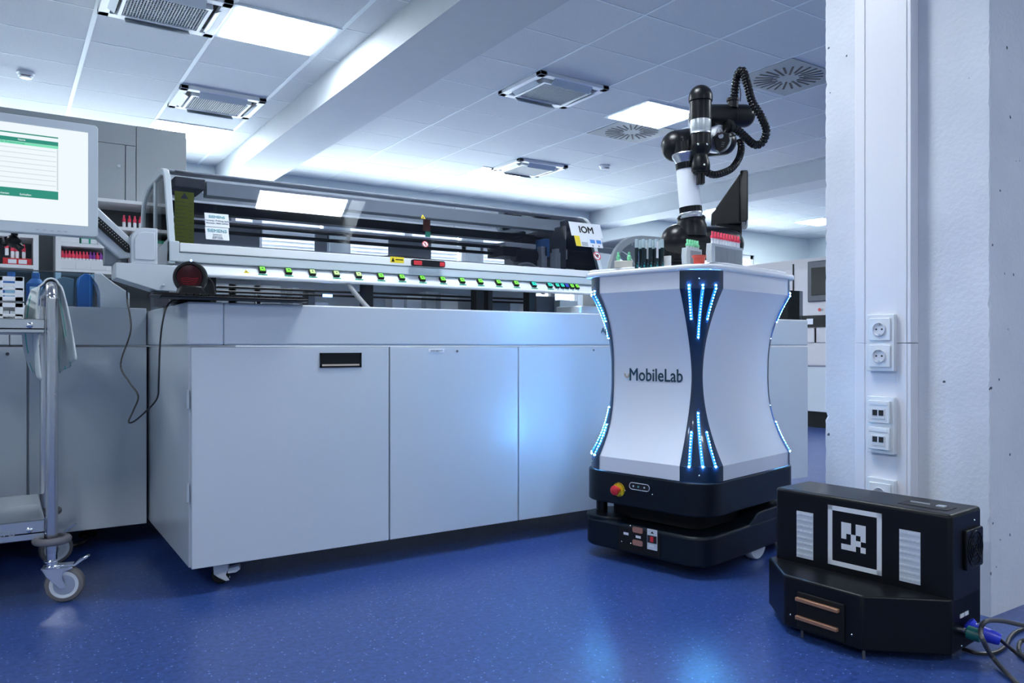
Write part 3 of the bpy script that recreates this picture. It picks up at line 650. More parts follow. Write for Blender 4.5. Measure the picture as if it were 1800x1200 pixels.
# second hood further along, seen behind the robot's tubes
h2 = thing('analyzer_hood', 'grey arched hood farther back, between the long hood and the robot arm', 'laboratory analyzer', (3.3, 3.6, CZT))
q0 = at(1068, 470, Y=3.35); q1 = at(1178, 470, Y=3.35)
def arc_pts(x0, x1, z0, z1, inset):
    xs_ = []; w = x1-x0
    for k in range(25):
        t = k/24; a = pi*t; xs_.append((x0+w/2-(w/2-inset)*math.copysign(abs(math.cos(a))**.55, math.cos(a)), z0+(z1-z0-inset)*abs(math.sin(a))**.6))
    return xs_
X0, X1 = q0.x, 3.64; zt = at(1120, 412, Y=3.35).z
o_, i_ = arc_pts(X0, X1, CZT, zt, 0), arc_pts(X0, X1, CZT, zt, .035)
n = len(o_)
for y in (3.35, 3.9):
    f2 = MB()
    vs = [(p, yy, q_) for yy in (y, y+.03) for p, q_ in o_+i_]; N2 = 2*n; fs = []
    for i in range(n-1): fs += [(i, i+1, n+i+1, n+i), (N2+i, N2+n+i, N2+n+i+1, N2+i+1), (i, N2+i, N2+i+1, i+1), (n+i, n+i+1, N2+n+i+1, N2+n+i)]
    f2.add(vs, fs); f2.build('arch_frame', 'cab_grey', h2, bevel=.003)
f2 = MB(); f2.add([(p, y, q_) for y in (3.38, 3.9) for p, q_ in o_], [(i, i+1, n+i+1, n+i) for i in range(n-1)]); f2.build('cover_glass', 'smoke', h2, smooth=60)
f2 = MB(); f2.box(X0+.1, X0+.28, 3.5, 3.7, CZT, CZT+.28); f2.build('machinery', 'dark_steel', h2, bevel=.003); f2 = MB(); f2.box(X0+.35, X0+.5, 3.5, 3.7, CZT, CZT+.2); f2.build('machinery', 'mid_steel', h2, bevel=.003)
# smoked cover at the right end of the cabinet
k = MB(); k.box(3.30, 3.65, 2.64, 2.644, CZT+.001, 1.10); k.box(3.646, 3.65, 2.644, 3.2, CZT+.001, 1.10)
tag(k.build('smoked_screen', 'smoke', origin=(3.46, 2.9, CZT)), 'small smoked plastic guard at the right end of the cabinet, behind the robot', 'guard')
k = MB(); k.box(3.32, 3.56, 2.80, 3.0, CZT+.001, 1.01); tag(k.build('sample_box', 'dark_steel', origin=(3.44, 2.9, CZT), bevel=.01), 'dark box standing behind the smoked guard at the cabinet end', 'box')

# ------------------------------------------------------------------ back module at left, plexi guard and what stands behind it
bx = thing('analyzer_cabinet', 'pale grey laboratory cabinet set back behind the steel trolley', 'cabinet', (-.6, 3.8, 0))
MB().box(-2.2, CX0-.016, 3.44, 4.2, .085, .797).build('body', 'cab', bx, bevel=.002)
am = MB(); am.box(-2.2, .02, 3.42, 4.2, .803, .953); am.box(.022, CX0-.016, 3.42, 4.2, .803, .953); am.build('apron', 'cab', bx, bevel=.004)
q = at(48, 700, Y=3.42).x
for a, b in ((-1.3, -.62), (-.618, q-.002), (q+.006, CX0-.016)): MB().box(a, b, 3.42, 3.44, .083, .7965).build('door', 'cab', bx, bevel=.0015)
k = MB(); lk = at(13, 622, Y=3.42); k.cyl((lk.x, 3.421, lk.z), (lk.x, 3.416, lk.z), .006, n=14); k.build('lock', 'dark_steel', bx)
for x in (.30, -.5): 
    k = MB(); k.lathe([(.035, 0), (.035, .012), (.012, .02), (.012, .09)], (x, 3.7, 0), (0, 0, 1), 20); k.build('foot', 'black', bx)
k = MB(); k.box(-.9, at(158, 500, Y=3.46).x-.002, 3.46, 3.465, .953, 1.088); k.box(at(158, 500, Y=3.46).x+.002, at(166, 500, Y=3.46).x, 3.46, 3.465, .953, 1.088)
k.box(-.9, at(166, 500, Y=3.46).x, 3.458, 3.467, 1.086, 1.09, 1)
tag(k.build('plexiglass_guard', ['plexi', 'dark_steel'], origin=(-.2, 3.46, .953)), 'bluish clear guard sheet standing along the set-back cabinet', 'guard')
Y = 3.62
def outl(P, Y): return [(at(a, b, Y=Y).x, at(a, b, Y=Y).z) for a, b in P]
FX = lambda p, q_, t_: (p, t_, q_)
k = MB(); k.prism(outl([(176, 541), (176, 515), (172, 500), (160, 484), (164, 480), (178, 480), (200, 497), (228, 515), (228, 541)], Y), Y, Y+.12, fr=FX)
tag(k.build('plastic_cover', 'milky', origin=(.35, Y, .953), bevel=.004), 'white moulded plastic cover on the set-back cabinet, right of the blue bin', 'cover')
k = MB(); k.prism(outl([(136, 541), (136, 500), (140, 486), (150, 480), (160, 482), (163, 495), (163, 541)], Y+.02), Y+.02, Y+.15, fr=FX)
tag(k.build('waste_bin', 'blue_plastic', origin=(.2, Y, .953), bevel=.006), 'bright blue rounded bin behind the clear guard', 'bin')
k = MB(); k.prism(outl([(100, 541), (100, 490), (112, 486), (130, 490), (130, 541)], Y+.05), Y+.05, Y+.2, fr=FX)
tag(k.build('storage_box', 'cab_grey', origin=(.1, Y, .953), bevel=.004), 'grey storage box behind the clear guard, left of the blue bin', 'box')
for px, lab in ((63, 'blue bottle behind the guard, beside the towel'), (20, 'blue bottle behind the guard, beside the white crates')):
    q = at(px, 541, Y=3.7); k = MB(); k.lathe([(.032, 0), (.034, .01), (.034, .10), (.018, .12), (.014, .122), (.014, .145), (.0, .145)], (q.x, 3.7, .953), (0, 0, 1), 24); k.box(q.x-.022, q.x+.022, 3.664, 3.667, .99, 1.04, 1)
    tag(k.build('bottle', ['blue_bin', 'label_white'], origin=(q.x, 3.7, .953)), lab, 'bottle', 'blue bottles')

# tall grey wall cabinet
tc = thing('tall_cabinet', 'tall grey metal cupboard behind the shelves at left', 'cupboard', (-.3, 4.9, 0))
zt = 1.99
TX = at(328, 300, Y=4.6).x
MB().box(-2.6, TX, 4.612, 5.2, 0, zt).build('body', 'cab_grey', tc, bevel=.002)
xs = [-2.6, -1.6, -.6, at(-40, 300, Y=4.6).x, at(220, 300, Y=4.6).x, at(239, 300, Y=4.6).x, TX]
MB().box(-2.6, xs[5], 4.598, 4.612, 1.88, zt).build('header', 'cab_grey', tc, bevel=.0015)
for i, (a, b) in enumerate(zip(xs, xs[1:])):
    MB().box(a+.002, b-.002, 4.597, 4.611, .05, 1.877 if b < TX else zt).build('door', 'cab_grey', tc, bevel=.0015)
q = at(209, 292, Y=4.597); k = MB(); k.cyl((q.x, 4.597, q.z), (q.x, 4.59, q.z), .008, n=14); k.build('lock', 'mid_steel', tc)
# shelves with reagent bottles
def shelf(x0, x1, zs, lab):
    t = thing('shelf_unit', lab, 'shelf', ((x0+x1)/2, 4.4, 0), 0, 'white reagent shelves')
    for x in (x0, x1-.022): MB().box(x, x+.022, 4.30, 4.575, 0, zs[-1]+.02).build('side_panel', 'shelf_white', t)
    for z in zs: MB().box(x0+.022, x1-.022, 4.302, 4.56, z-.008, z+.008).build('shelf_board', 'shelf_white', t)
    MB().box(x0+.022, x1-.022, 4.56, 4.57, 0, zs[-1]).build('back_panel', 'shelf_back', t)
SX0 = at(98, 450, Y=4.3).x
shelf(SX0, 1.05, [.8, 1.165, 1.293, 1.39, 1.525], 'white open shelf unit with red-capped reagents, right of the monitor')
shelf(-.9, at(68, 450, Y=4.3).x, [.8, 1.175, 1.32, 1.50], 'white open shelf unit under the monitor at the left edge')
def bottle_proto(mname, loc, lab, grp):
    t = thing('reagent_bottle', lab, 'bottle', loc, 0, grp)
    k = MB(); k.lathe([(.0075, 0), (.008, .002), (.008, .03), (.005, .036)], (0, 0, 0), (0, 0, 1), 14); k.build('vial', 'milky', t, local=True)
    k = MB(); k.lathe([(.0085, .034), (.0085, .050), (.006, .053), (.0045, .060), (.0045, .068), (.0, .069)], (0, 0, 0), (0, 0, 1), 14); k.build('cap', mname, t, local=True)
    return t
protos = {}
def bottle(mname, loc, lab, grp):
    if mname not in protos: protos[mname] = bottle_proto(mname, loc, lab, grp); return
    o = copy_tree(protos[mname], loc, None, lab); o['group'] = grp
xa, xb = at(110, 450, Y=4.34).x, at(207, 450, Y=4.34).x
for i in range(17):
    mm = 'purple_cap' if i in (8, 9, 11, 12, 13, 14) else 'red_cap'
    bottle(mm, (xa+(xb-xa)*i/16, 4.345, 1.198), '%s bottle from the left on the shelf, %s cap' % (NTH[i], 'purple' if mm[0] == 'p' else 'red'), 'bottles in the front shelf row')
for i in range(4):
    a = xa-.012+(xb-xa+.02)*i/4; k = MB(); k.box(a, a+.066, 4.315, 4.42, 1.174, 1.222)
    tag(k.build('reagent_tray', 'shelf_white', origin=(a+.033, 4.36, 1.174), bevel=.002), '%s white tray from the left under the capped bottles' % NTH[i], 'tray', 'white bottle trays')
for i in range(8):
    X = at(232+9*i, 440, Y=4.36).x
    bottle('red_cap', (X, 4.36, 1.303), 'red-capped bottle %s, lower shelf behind the hood end' % NTH[i], 'bottles behind the hood end')
for i in range(9):
    X = at(218+9.5*i, 400, Y=4.38).x
    bottle('red_cap', (X, 4.38, 1.400), 'red-capped bottle %s, upper shelf behind the hood end' % NTH[i], 'bottles behind the hood end, upper shelf')
for i, (px, m, w) in enumerate(((122, 'shelf_white', .085), (150, 'tag_green', .04), (166, 'tag_green', .04), (185, 'shelf_white', .08))):
    X = at(px, 425, Y=4.33).x; k = MB(); k.box(X-w/2, X+w/2, 4.33, 4.45, 1.302, 1.345, 0); k.box(X-w/2+.004, X+w/2-.006, 4.328, 4.33, 1.306, 1.328, 1)
    tag(k.build('reagent_box', [m, 'label_white'], origin=(X, 4.39, 1.302)), '%s %s reagent box from the left on the middle shelf' % (NTH[i], 'green' if m[0] == 't' else 'white'), 'box', 'reagent boxes')
for i, px in enumerate((12, 22, 30, 42)):
    X = at(px, 450, Y=4.34).x; bottle('red_cap', (X, 4.35, 1.215 if i else 1.228), '%s red-capped bottle in the red rack at the left edge' % NTH[i], 'bottles in the red rack')
k = MB(); a, b = at(5, 460, Y=4.33).x, at(56, 460, Y=4.33).x; k.box(a, b, 4.32, 4.39, 1.184, 1.214, 0); k.box(a+.02, (a+b)/2-.004, 4.318, 4.32, 1.188, 1.208, 1); k.box((a+b)/2+.004, b-.02, 4.318, 4.32, 1.188, 1.208, 1)
tag(k.build('reagent_rack', ['red', 'label_white'], origin=((a+b)/2, 4.35, 1.184), bevel=.002), 'red rack with white labels on the shelf under the monitor', 'rack')

# ------------------------------------------------------------------ monitor on its arm
MY = 2.94; mx1 = .268; mx0 = -.20; mz0, mz1 = 1.166, 1.541
mon = thing('monitor', 'light grey flat monitor with a green table on its white screen', 'monitor', ((mx0+mx1)/2, MY, mz0))
MB().prism(rrect(mx0, mx1, mz0, mz1, .012, 4), MY, MY+.045, fr=FX).build('housing', 'cab_side', mon, bevel=.004)
bz = MB(); bw, bt, bb = .030, .028, .034
bz.box(mx0, mx1, MY-.008, MY, mz0, mz0+bb); bz.box(mx0, mx1, MY-.008, MY, mz1-bt, mz1); bz.box(mx0, mx0+bw, MY-.008, MY, mz0+bb, mz1-bt); bz.box(mx1-bw, mx1, MY-.008, MY, mz0+bb, mz1-bt)
bz = MB(); bz.prism(rrect(mx0, mx1, mz0, mz1, .012, 4), MY-.006, MY+.001, fr=FX); bz.build('bezel', 'frame_grey', mon, bevel=.002)
sx0, sx1, sz0, sz1 = mx0+bw, mx1-bw, mz0+bb, mz1-bt
scr = MB().box(sx0, sx1, MY-.0072, MY-.0065, sz0, sz1).build('screen', 'screen', mon)
ux = .152; u = MB()
def ui(x0, x1, z0, z1, m): u.box(x0, x1, MY-.0078, MY-.0073, z0, z1, m)
ui(sx0, ux, 1.480, 1.484, 0); ui(sx0, ux, 1.455, 1.468, 0); ui(sx0, ux, 1.446, 1.4545, 1); ui(sx0, ux, 1.279, 1.306, 0); ui(ux-.004, ux, 1.31, 1.444, 2)
for k in range(8): ui(sx0, ux-.006, 1.322+.016*k, 1.324+.016*k, 2)
u.build('table_window', ['ui_green', 'ui_light', 'ui_row'], scr)
for t_, x, z, m in (('Name', .04, 1.459, 'screen'), ('Keine Aufträge für Probennummer', -.06, 1.448, 'ui_green'), ('Drucken', -.09, 1.284, 'screen'), ('Bearbeiten', -.02, 1.284, 'screen'), ('Schließen', .045, 1.284, 'screen')):
    text(t_, .0085, (x, MY-.0078, z), (1, 0, 0), (0, 0, 1), m, scr, 'screen_text')
k = MB()
for i in range(5): k.box(.09+.02*i, .098+.02*i, MY-.0075, MY-.006, 1.176, 1.179)
k.build('control_keys', 'mid_steel', mon)
k = MB(); k.box(-.03, .06, MY+.045, MY+.075, 1.30, 1.40); k.build('mount_plate', 'cab_grey', mon, bevel=.003)
ma = thing('swivel_bracket', 'grey swivel arm and bracket holding the monitor to the hood end', 'monitor arm', (.42, 3.05, CZT))
k = MB(); P = [at(a, b, Y=3.03) for a, b in ((170, 342), (240, 408), (240, 470), (222, 440), (170, 402))]
P = [(.20, 1.318), (.236, 1.318), (.395, 1.165), (.395, 1.115), (.345, 1.108), (.20, 1.24)]
k.prism(P, 3.02, 3.075, fr=FX); k.build('beam', 'cab', ma, bevel=.004)
k = MB(); k.prism([(.215, 1.305), (.372, 1.157), (.378, 1.128), (.36, 1.132), (.215, 1.268)], 3.012, 3.021, 0, fr=FX)
for i in range(22): x = .222+.0068*i; z = 1.287-.0064*i; k.box(x, x+.0025, 3.0105, 3.012, z-.0105, z-.0080, 1); k.box(x, x+.0025, 3.0105, 3.012, z+.001, z+.0035, 1)
k.build('cable_channel', ['black', 'mid_steel'], ma)
k = MB(); k.box(.0, .23, 3.02, 3.07, 1.28, 1.33); k.build('mount_link', 'cab_grey', ma, bevel=.003)
cvp = [(.375, 1.09), (.46, 1.09), (.46, 1.218), (.42, 1.218)]+[(.42+.045*math.cos(a), 1.173+.045*math.sin(a)) for a in [pi/2+pi/2*j/8 for j in range(1, 9)]]
k = MB(); k.prism(cvp, 2.985, 3.075, fr=FX); k.prism([(.42+(p-.42)*.78, 1.15+(q_-1.15)*.78) for p, q_ in cvp], 2.98, 2.986, fr=FX); k.build('joint_cover', 'cab', ma, bevel=.003)
k = MB(); k.prism([(.325, 1.088), (.325, 1.036), (.455, .997), (.535, .997), (.535, 1.088)], 2.965, 3.10, fr=FX)
k.cyl((.475, 2.965, 1.015), (.475, 2.958, 1.015), .005, n=10); k.build('bracket', 'cab', ma, bevel=.002)
k = MB(); k.box(.30, .37, 3.06, 3.12, 1.088, 1.15); k.cyl((.345, 3.055, 1.10), (.345, 3.05, 1.10), .007, n=12); k.build('hinge_block', 'cab_grey', ma, bevel=.002)
MB().box(.45, .50, 3.0, 3.08, CZT, .997).build('post', 'dark_steel', ma)
# small webcam-like cable knot under the monitor
k = MB(); q = at(24, 426, Y=3.02)
k.tube(spline([at(0, 418, Y=3.0), at(4, 430, Y=3.0), at(12, 428, Y=3.0), at(10, 416, Y=3.0)], 8), .005, 8); k.sphere((q.x, 3.0, q.z+.002), .022); k.cyl((q.x, 3.0, q.z), (q.x+.02, 2.99, q.z-.022), .012); k.cyl((q.x, 3.0, q.z), (q.x+.005, 3.0, 1.20), .010)
tag(k.build('swivel_clamp', 'black', origin=(q.x, 3.0, q.z)), 'black swivel clamp with a cable loop under the monitor', 'clamp')

# ------------------------------------------------------------------ keyboard, scanner and their cables on the cabinet
kb = thing('keyboard', 'thin black keyboard lying on the left corner of the cabinet', 'keyboard', (.65, 2.72, CZT+.004))
bd = MB(); bd.prism([(2.565, .952), (2.565, .958), (2.80, .972), (2.80, .962), (2.60, .9465)], .405, .868, fr=lambda p, q_, t_: (t_, p, q_)); bd.build('board', 'black', kb, bevel=.003)
kk = MB()
for r in range(6):
    for c_ in range(20):
        x = .415+.0225*c_; y = 2.585+.034*r; z = .9585+(y-2.565)*.0596; kk.box(x, x+.019, y, y+.028, z, z+.007)
tag(kk.build('keys', 'black_matte', kb, bevel=.001), kind='stuff')
sc = thing('barcode_scanner', 'black desk barcode scanner with a round dark red window', 'barcode scanner', (.565, 2.82, CZT))
q = at(337, 486, Y=2.80)
ax = Vector((-.30, -.92, .02)).normalized(); c = Vector((q.x, 2.83, q.z))
k = MB(); k.lathe([(.0, -.072), (.025, -.070), (.044, -.058), (.054, -.038), (.057, -.010), (.054, .006), (.0505, .012), (.044, .012), (.040, .006), (.0, .006)], c, ax, 40); k.build('head', 'black', sc, smooth=50)
k = MB(); k.lathe([(.041, .0065), (.041, .0085), (.0, .011)], c, ax, 40, 0); k.build('scan_window', 'lens', sc)
k = MB(); u_, w_, a_ = basis(ax)
for i in range(5): 
    zz = -.030+.006*i; ww = math.sqrt(.036**2-zz*zz)*.8
    o1 = c+ax*.0112+Vector((0, 0, zz)); k.tube([o1-u_*ww, o1-u_*ww*.2+Vector((0, 0, .003)), o1+u_*ww*.3, o1+u_*ww+Vector((0, 0, .002))], .0012, 5)
k.build('laser_mirrors', 'lens_red', sc)
k = MB(); 
k.add([c+Vector((sx*w+ox, oy, zz)) for (w, zz, ox, oyb) in ((.034, -.03, 0, 0), (.050, CZT+.022-c.z, .004, .012)) for sx, oy in ((-1, -.035), (1, -.035), (1, .035), (-1, .035))], [(0, 1, 5, 4), (1, 2, 6, 5), (2, 3, 7, 6), (3, 0, 4, 7), (0, 3, 2, 1), (4, 5, 6, 7)]); k.build('stand', 'black', sc, bevel=.006)
k = MB(); k.prism(rrect(c.x-.058, c.x+.066, c.y-.045, c.y+.05, .02, 5), CZT, CZT+.022); k.build('base', 'black', sc, bevel=.004)
k = MB(); p_ = c+Vector((.0, -.02, .056)); k.sphere(p_, .004, 12); k.build('status_light', 'led_blue', sc)
k = MB(); P = [at(a, b, Y=y) for a, b, y in ((223, 505, 3.03), (224, 530, 2.99), (230, 580, 2.96), (212, 640, 2.90), (228, 672, 2.86), (243, 696, 2.83), (234, 722, 2.80), (226, 741, 2.79), (236, 740, 2.77), (256, 723, 2.73), (276, 700, 2.68), (279, 670, 2.65), (281, 610, 2.64), (286, 565, 2.63), (296, 534, 2.64), (320, 523, 2.68))]
k.tube(spline(P, 6), .0028, 8)
tag(k.build('keyboard_cable', 'cable', origin=P[7]), 'thin black cable looping down beside the cabinet corner', 'cable')
k = MB(); k.tube(spline([at(366, 487, Y=2.9), at(374, 497, Y=2.88), at(378, 515, Y=2.86), at(380, 525, Y=2.83)], 6), .0022, 6)
tag(k.build('scanner_cable', 'cable', origin=at(378, 515, Y=2.86)), 'short thin cable rising beside the barcode scanner', 'cable')

# ------------------------------------------------------------------ steel trolley
TXR = .128; TY0, TY1 = 2.80, 3.29; TL = -.75
ct = thing('serving_trolley', 'stainless steel two-shelf trolley on castors at the left edge', 'trolley', (TXR-.4, (TY0+TY1)/2, 0))
def post_loop(x, name='end_frame'):
    k = MB(); P = [(x, TY0, .155), (x, TY0, .5), (x, TY0, .90), (x, TY0+.006, .955), (x, TY0+.030, .983), (x, TY0+.07, .990), (x, (TY0+TY1)/2, .990), (x, TY1-.07, .990), (x, TY1-.03, .983), (x, TY1-.006, .955), (x, TY1, .90), (x, TY1, .5), (x, TY1, .155)]
    k.tube(spline(P, 8), .0165, 20); return k.build(name, 'steel', ct, smooth=70)
post_loop(TXR); post_loop(TL)
for zc, txt in ((.862, None), (.232, 'Gastro')):
    k = MB(); x0, x1 = TL+.02, TXR-.019; y0, y1 = TY0-.002, TY1+.002; hh = .022 if txt is None else .030
    k.box(x0, x1, y0, y1, zc-.012, zc-.006)
    for a in (y0, y1-.003): k.box(x0, x1, a, a+.003, zc-hh, zc+hh)
    for a in (x0, x1-.003): k.box(a, a+.003, y0, y1, zc-hh, zc+hh)
    k.box(x0, x1, y0, y0+.02, zc-hh, zc-hh+.003); k.box(x0, x1, y0, y0+.012, zc+hh-.003, zc+hh)
    s_ = k.build('tray_shelf', 'brushed', ct, bevel=.001)
    for yy in (y0, ): 
        b = MB(); b.lathe([(.0095, 0), (.009, .003), (.005, .006), (0, .0065)], (x1-.04, yy, zc+.002), (0, -1, 0), 20); b.build('bolt', 'chrome', s_)
    if txt:
        text(txt, .034, (at(27, 930, Y=y0).x, y0-.001, zc-.012), (1, 0, 0), (0, 0, 1), 'grey_text', s_, 'lettering', 'RIGHT', off=.0006)
def tcaster(y, rz, brake=True):
    cc = Vector((TXR, y, 0)); M0 = Matrix.Translation(cc) @ Matrix.Rotation(rz, 4, 'Z')
    k = MB(); k.M = M0
    k.lathe([(.020, .108), (.024, .110), (.024, .116), (.018, .118), (.018, .124), (.022, .126), (.022, .132), (.015, .134), (.015, .16)], (0, 0, 0), (0, 0, 1), 28)
    for s_ in (-1, 1): k.prism([(-.026, .112), (.058, .112), (.062, .106), (.035, .096), (.032, .080), (.040, .058), (.036, .046), (.026, .044), (.010, .062), (-.012, .086)], s_*.020-.0015, s_*.020+.0015, fr=FX)
    k.box(-.026, .058, -.0215, .0215, .108, .112)
    if brake:
        k.prism([(.03, .112), (.062, .114), (.075, .128), (.10, .140), (.106, .137), (.082, .122), (.064, .108)], -.010, .010, fr=FX); k.box(-.0, .06, -.017, .017, .112, .118)
    f = k.build('caster', 'chrome', ct, bevel=.001)
    w = MB(); w.M = M0; w.lathe([(.034, -.013), (.044, -.016), (.0525, -.013), (.0555, -.008), (.0555, .008), (.0525, .013), (.044, .016), (.034, .013)], (.036, 0, .0557), (0, 1, 0), 40, 0)
    w.lathe([(.030, -.0145), (.041, -.0165), (.041, .0165), (.030, .0145)], (.036, 0, .0557), (0, 1, 0), 40, 1)
    w.lathe([(.008, -.0155), (.031, -.0155), (.031, .0155), (.008, .0155)], (.036, 0, .0557), (0, 1, 0), 32, 2); w.cyl((.036, -.025, .0557), (.036, .025, .0557), .006, n=14, m=3)
    w.build('wheel', ['tyre', 'retro', 'alu', 'chrome'], f)
    b = MB(); b.M = Matrix.Translation(cc); R_ = .043
    b.tube([(R_*math.cos(2*pi*i/32), R_*math.sin(2*pi*i/32), .196) for i in range(32)], .012, 12, closed=True); b.lathe([(.0, .191), (R_, .191), (R_, .199), (.0, .199)], (0, 0, 0), (0, 0, 1), 24)
    b.build('bumper_ring', 'rubber', ct, smooth=80)
tcaster(TY0, -.25); tcaster(TY1, .2, True)
# towel
t = MB(); ymid = (TY0+.05+TY0+.30)/2
def tw(u_, v_):
    y = TY0+.045+.24*u_; s_ = (v_-.5)*2; rr = .021
    wob = .006*math.sin(9*u_+3*v_)
    if s_ < -.12: 
        k_ = (-s_-.12)/.88; return (TXR-rr-wob-(.012+.040*u_)*math.sin(pi*min(1, .12+k_*.75))**.8, y-.03*k_*u_, .992-.30*k_+.03*u_*k_)
    if s_ > .12:
        k_ = (s_-.12)/.88; return (TXR+rr+wob+k_**.8*(.048-.030*u_), y-.01*k_, .992-.285*k_+.05*(1-u_)*k_)
    a = (s_/.12)*pi/2; return (TXR+rr*math.sin(a), y, .992+rr*math.cos(a)+.002)
t.grid(tw, 24, 60); 
t.M = Matrix.Identity(4)
tw_o = t.build('towel', ['towel', 'towel_stripe'], solid=.005, smooth=80, origin=(TXR, ymid, .99))
for p in tw_o.data.polygons:
    cc = p.center; 
    if abs(((cc.y+.01*cc.z) % .055)-.02) < .003: p.material_index = 1
tag(tw_o, 'pale checked tea towel hanging over the trolley handle', 'towel')
def crate(z, lab, Y0=TY0+.03):
    x1 = at(41, 520, Y=Y0).x; x0 = -.45; k = MB(); zz = z; t_ = .004; H = .076
    for y in (Y0, Y0+.30):
        for a, b in ((0, .014), (.034, .042), (H-.014, H)): k.box(x0, x1, y, y+t_, zz+a, zz+b)
        x = x1-.022
        while x > x0 and y == Y0: k.box(x, x+.024, y, y+t_, zz, zz+H); x -= .055
    for x in (x0, x1-t_):
        for a, b in ((0, .013), (.030, .037), (H-.012, H)): k.box(x, x+t_, Y0, Y0+.304, zz+a, zz+b)
    k.box(x0, x1, Y0, Y0+.304, zz, zz+.003)
    tag(k.build('plastic_crate', 'white', origin=((x0+x1)/2, Y0+.15, z), bevel=.001), lab, 'crate', 'white lattice crates')
crate(.857, 'white lattice crate on the trolley top, lower of two'); crate(.938, 'white lattice crate on the trolley, stacked on top')
k = MB(); P = [at(110, 960, z=.01), at(135, 957, z=.012), at(155, 945, z=.02), at(168, 925, Y=3.5)]; k.tube(spline([P[0], P[1], P[2], (P[3].x, P[3].y, .09)], 8), .008, 8)
tag(k.build('floor_cable', 'cable', origin=P[1]), 'black cable curving on the floor behind the trolley wheel', 'cable')

# ------------------------------------------------------------------ mobile robot
RC = Vector((2.27, 2.152, 0)); RR = .202; HL, HW, CC = .354, .2805, .104
RZ0, RZ1 = .332, 1.061
rb = thing('mobile_robot', 'white hourglass mobile robot with blue light strips and a black arm', 'robot', RC, RR)
RM = WM[rb.name]
def loc_plane(px, py, u=None, v=None, z=None):
    D = (RM.to_3x3().inverted()) @ ray(px, py); O = RM.inverted() @ C0
    t_ = (u-O.x)/D.x if u is not None else (v-O.y)/D.y if v is not None else (z-O.z)/D.z
    return O+D*t_
ZB, ZT = RZ0+.052, RZ1-.062
def sect(z):
    """inset and corner radius at height z"""
    if z <= ZB or z >= ZT: return 0, CC
    t_ = (z-ZB)/(ZT-ZB); q_ = 1-abs(2*t_-1)**2.2; return .083*q_, CC-.079*(1-abs(2*t_-1)**1.8)
ZS = [RZ0, ZB-.001]+[ZB+(ZT-ZB)*i/36 for i in range(37)]+[ZT+.001, RZ1]
def corner_pt(sx, sy, z, f, off=0):
    """point on the rounded corner, f from 0 (x face side) to 1 (y face side)"""
    d, c = sect(z); a = f*pi/2; hx, hy = HL-d-c, HW-d-c
    p = Vector((hx+(c+off)*math.cos(a), hy+(c+off)*math.sin(a))); q = Vector((hx+(c+off)*(1-f), hy+(c+off)*f))
    p = p.lerp(q, .34*math.sin(pi*f)**.5); return Vector((sx*p.x, sy*p.y, z))
faces = []
for ax_, sg in (('x', -1), ('y', -1), ('x', 1), ('y', 1)):
    m_ = MB(); vs = []; n = 9
    for z in ZS:
        d, c = sect(z)
        for i in range(n):
            w = i/(n-1)*2-1
            if ax_ == 'x': vs.append((sg*(HL-d), w*(HW-d-c+.004), z))
            else: vs.append((w*(HL-d-c+.004), sg*(HW-d), z))
    m_.add(vs, [(r*n+i, r*n+i+1, (r+1)*n+i+1, (r+1)*n+i) for r in range(len(ZS)-1) for i in range(n-1)])
    faces.append(m_.build('side_panel', 'robot_white', rb, local=True, smooth=25))
for sx in (-1, 1):
    for sy in (-1, 1):
        m_ = MB(); n = 13; vs = [corner_pt(sx, sy, z, i/(n-1), .003) for z in ZS for i in range(n)]
        m_.add(vs, [(r*n+i, r*n+i+1, (r+1)*n+i+1, (r+1)*n+i) for r in range(len(ZS)-1) for i in range(n-1)])
        post = m_.build('corner_post', 'navy', rb, local=True, smooth=25)
        zc = (RZ0+RZ1)/2
        for f, zi in ((.21, .20), (.5, .135), (.79, .20)):
            for s_ in (-1, 1):
                P = [corner_pt(sx, sy, zc+s_*(zi+(.312-zi)*i/16), f, -.001) for i in range(17)]
                k = MB(); k.tube(P, .0066, 10, 0); n_ = int(abs(.312-zi)/.0095)
                for i in range(n_+1): k.sphere(corner_pt(sx, sy, zc+s_*(zi+(.312-zi)*i/n_), f, .0035), .0029, 8, 1)
                k.build('light_strip', ['strip_halo', 'led_core'], post, local=True)
        for z in (RZ0+.022, RZ1-.028):
            p = corner_pt(sx, sy, z, .42, .003); k = MB(); k.sphere(p, .0035, 10); k.build('screw', 'chrome', post, local=True)
# skirt, base, pedestal
k = MB(); k.prism(rrect(-HL-.002, HL+.002, -HW-.002, HW+.002, CC, 10), .212, RZ0-.002); k.build('skirt', 'base_dark', rb, bevel=.006, seg=3, local=True)
k = MB(); k.prism(rrect(-.27, .30, -.20, .20, .05, 5), .15, .213); k.build('pedestal', 'black_matte', rb, local=True)
k = MB(); k.prism(rrect(-HL-.006, .43, -HW+.004, HW-.004, .085, 10), .042, .146)
base = k.build('drive_base', 'base_dark', rb, bevel=.010, seg=3, local=True)
k = MB(); k.prism([(-.045, .12), (-.045, .146), (-.01, .160), (.015, .178), (.05, .182), (.42, .182), (.42, .12)], -HW+.006, HW-.006, fr=lambda p, q_, t_: (p, t_, q_)); k.build('rear_deck', 'base_dark', rb, bevel=.006, seg=3, local=True)
k = MB(); k.prism(rrect(-HL-.004, -.16, .10, HW-.006, .07, 6), .14, .158); k.build('front_deck', 'base_dark', rb, bevel=.005, local=True)
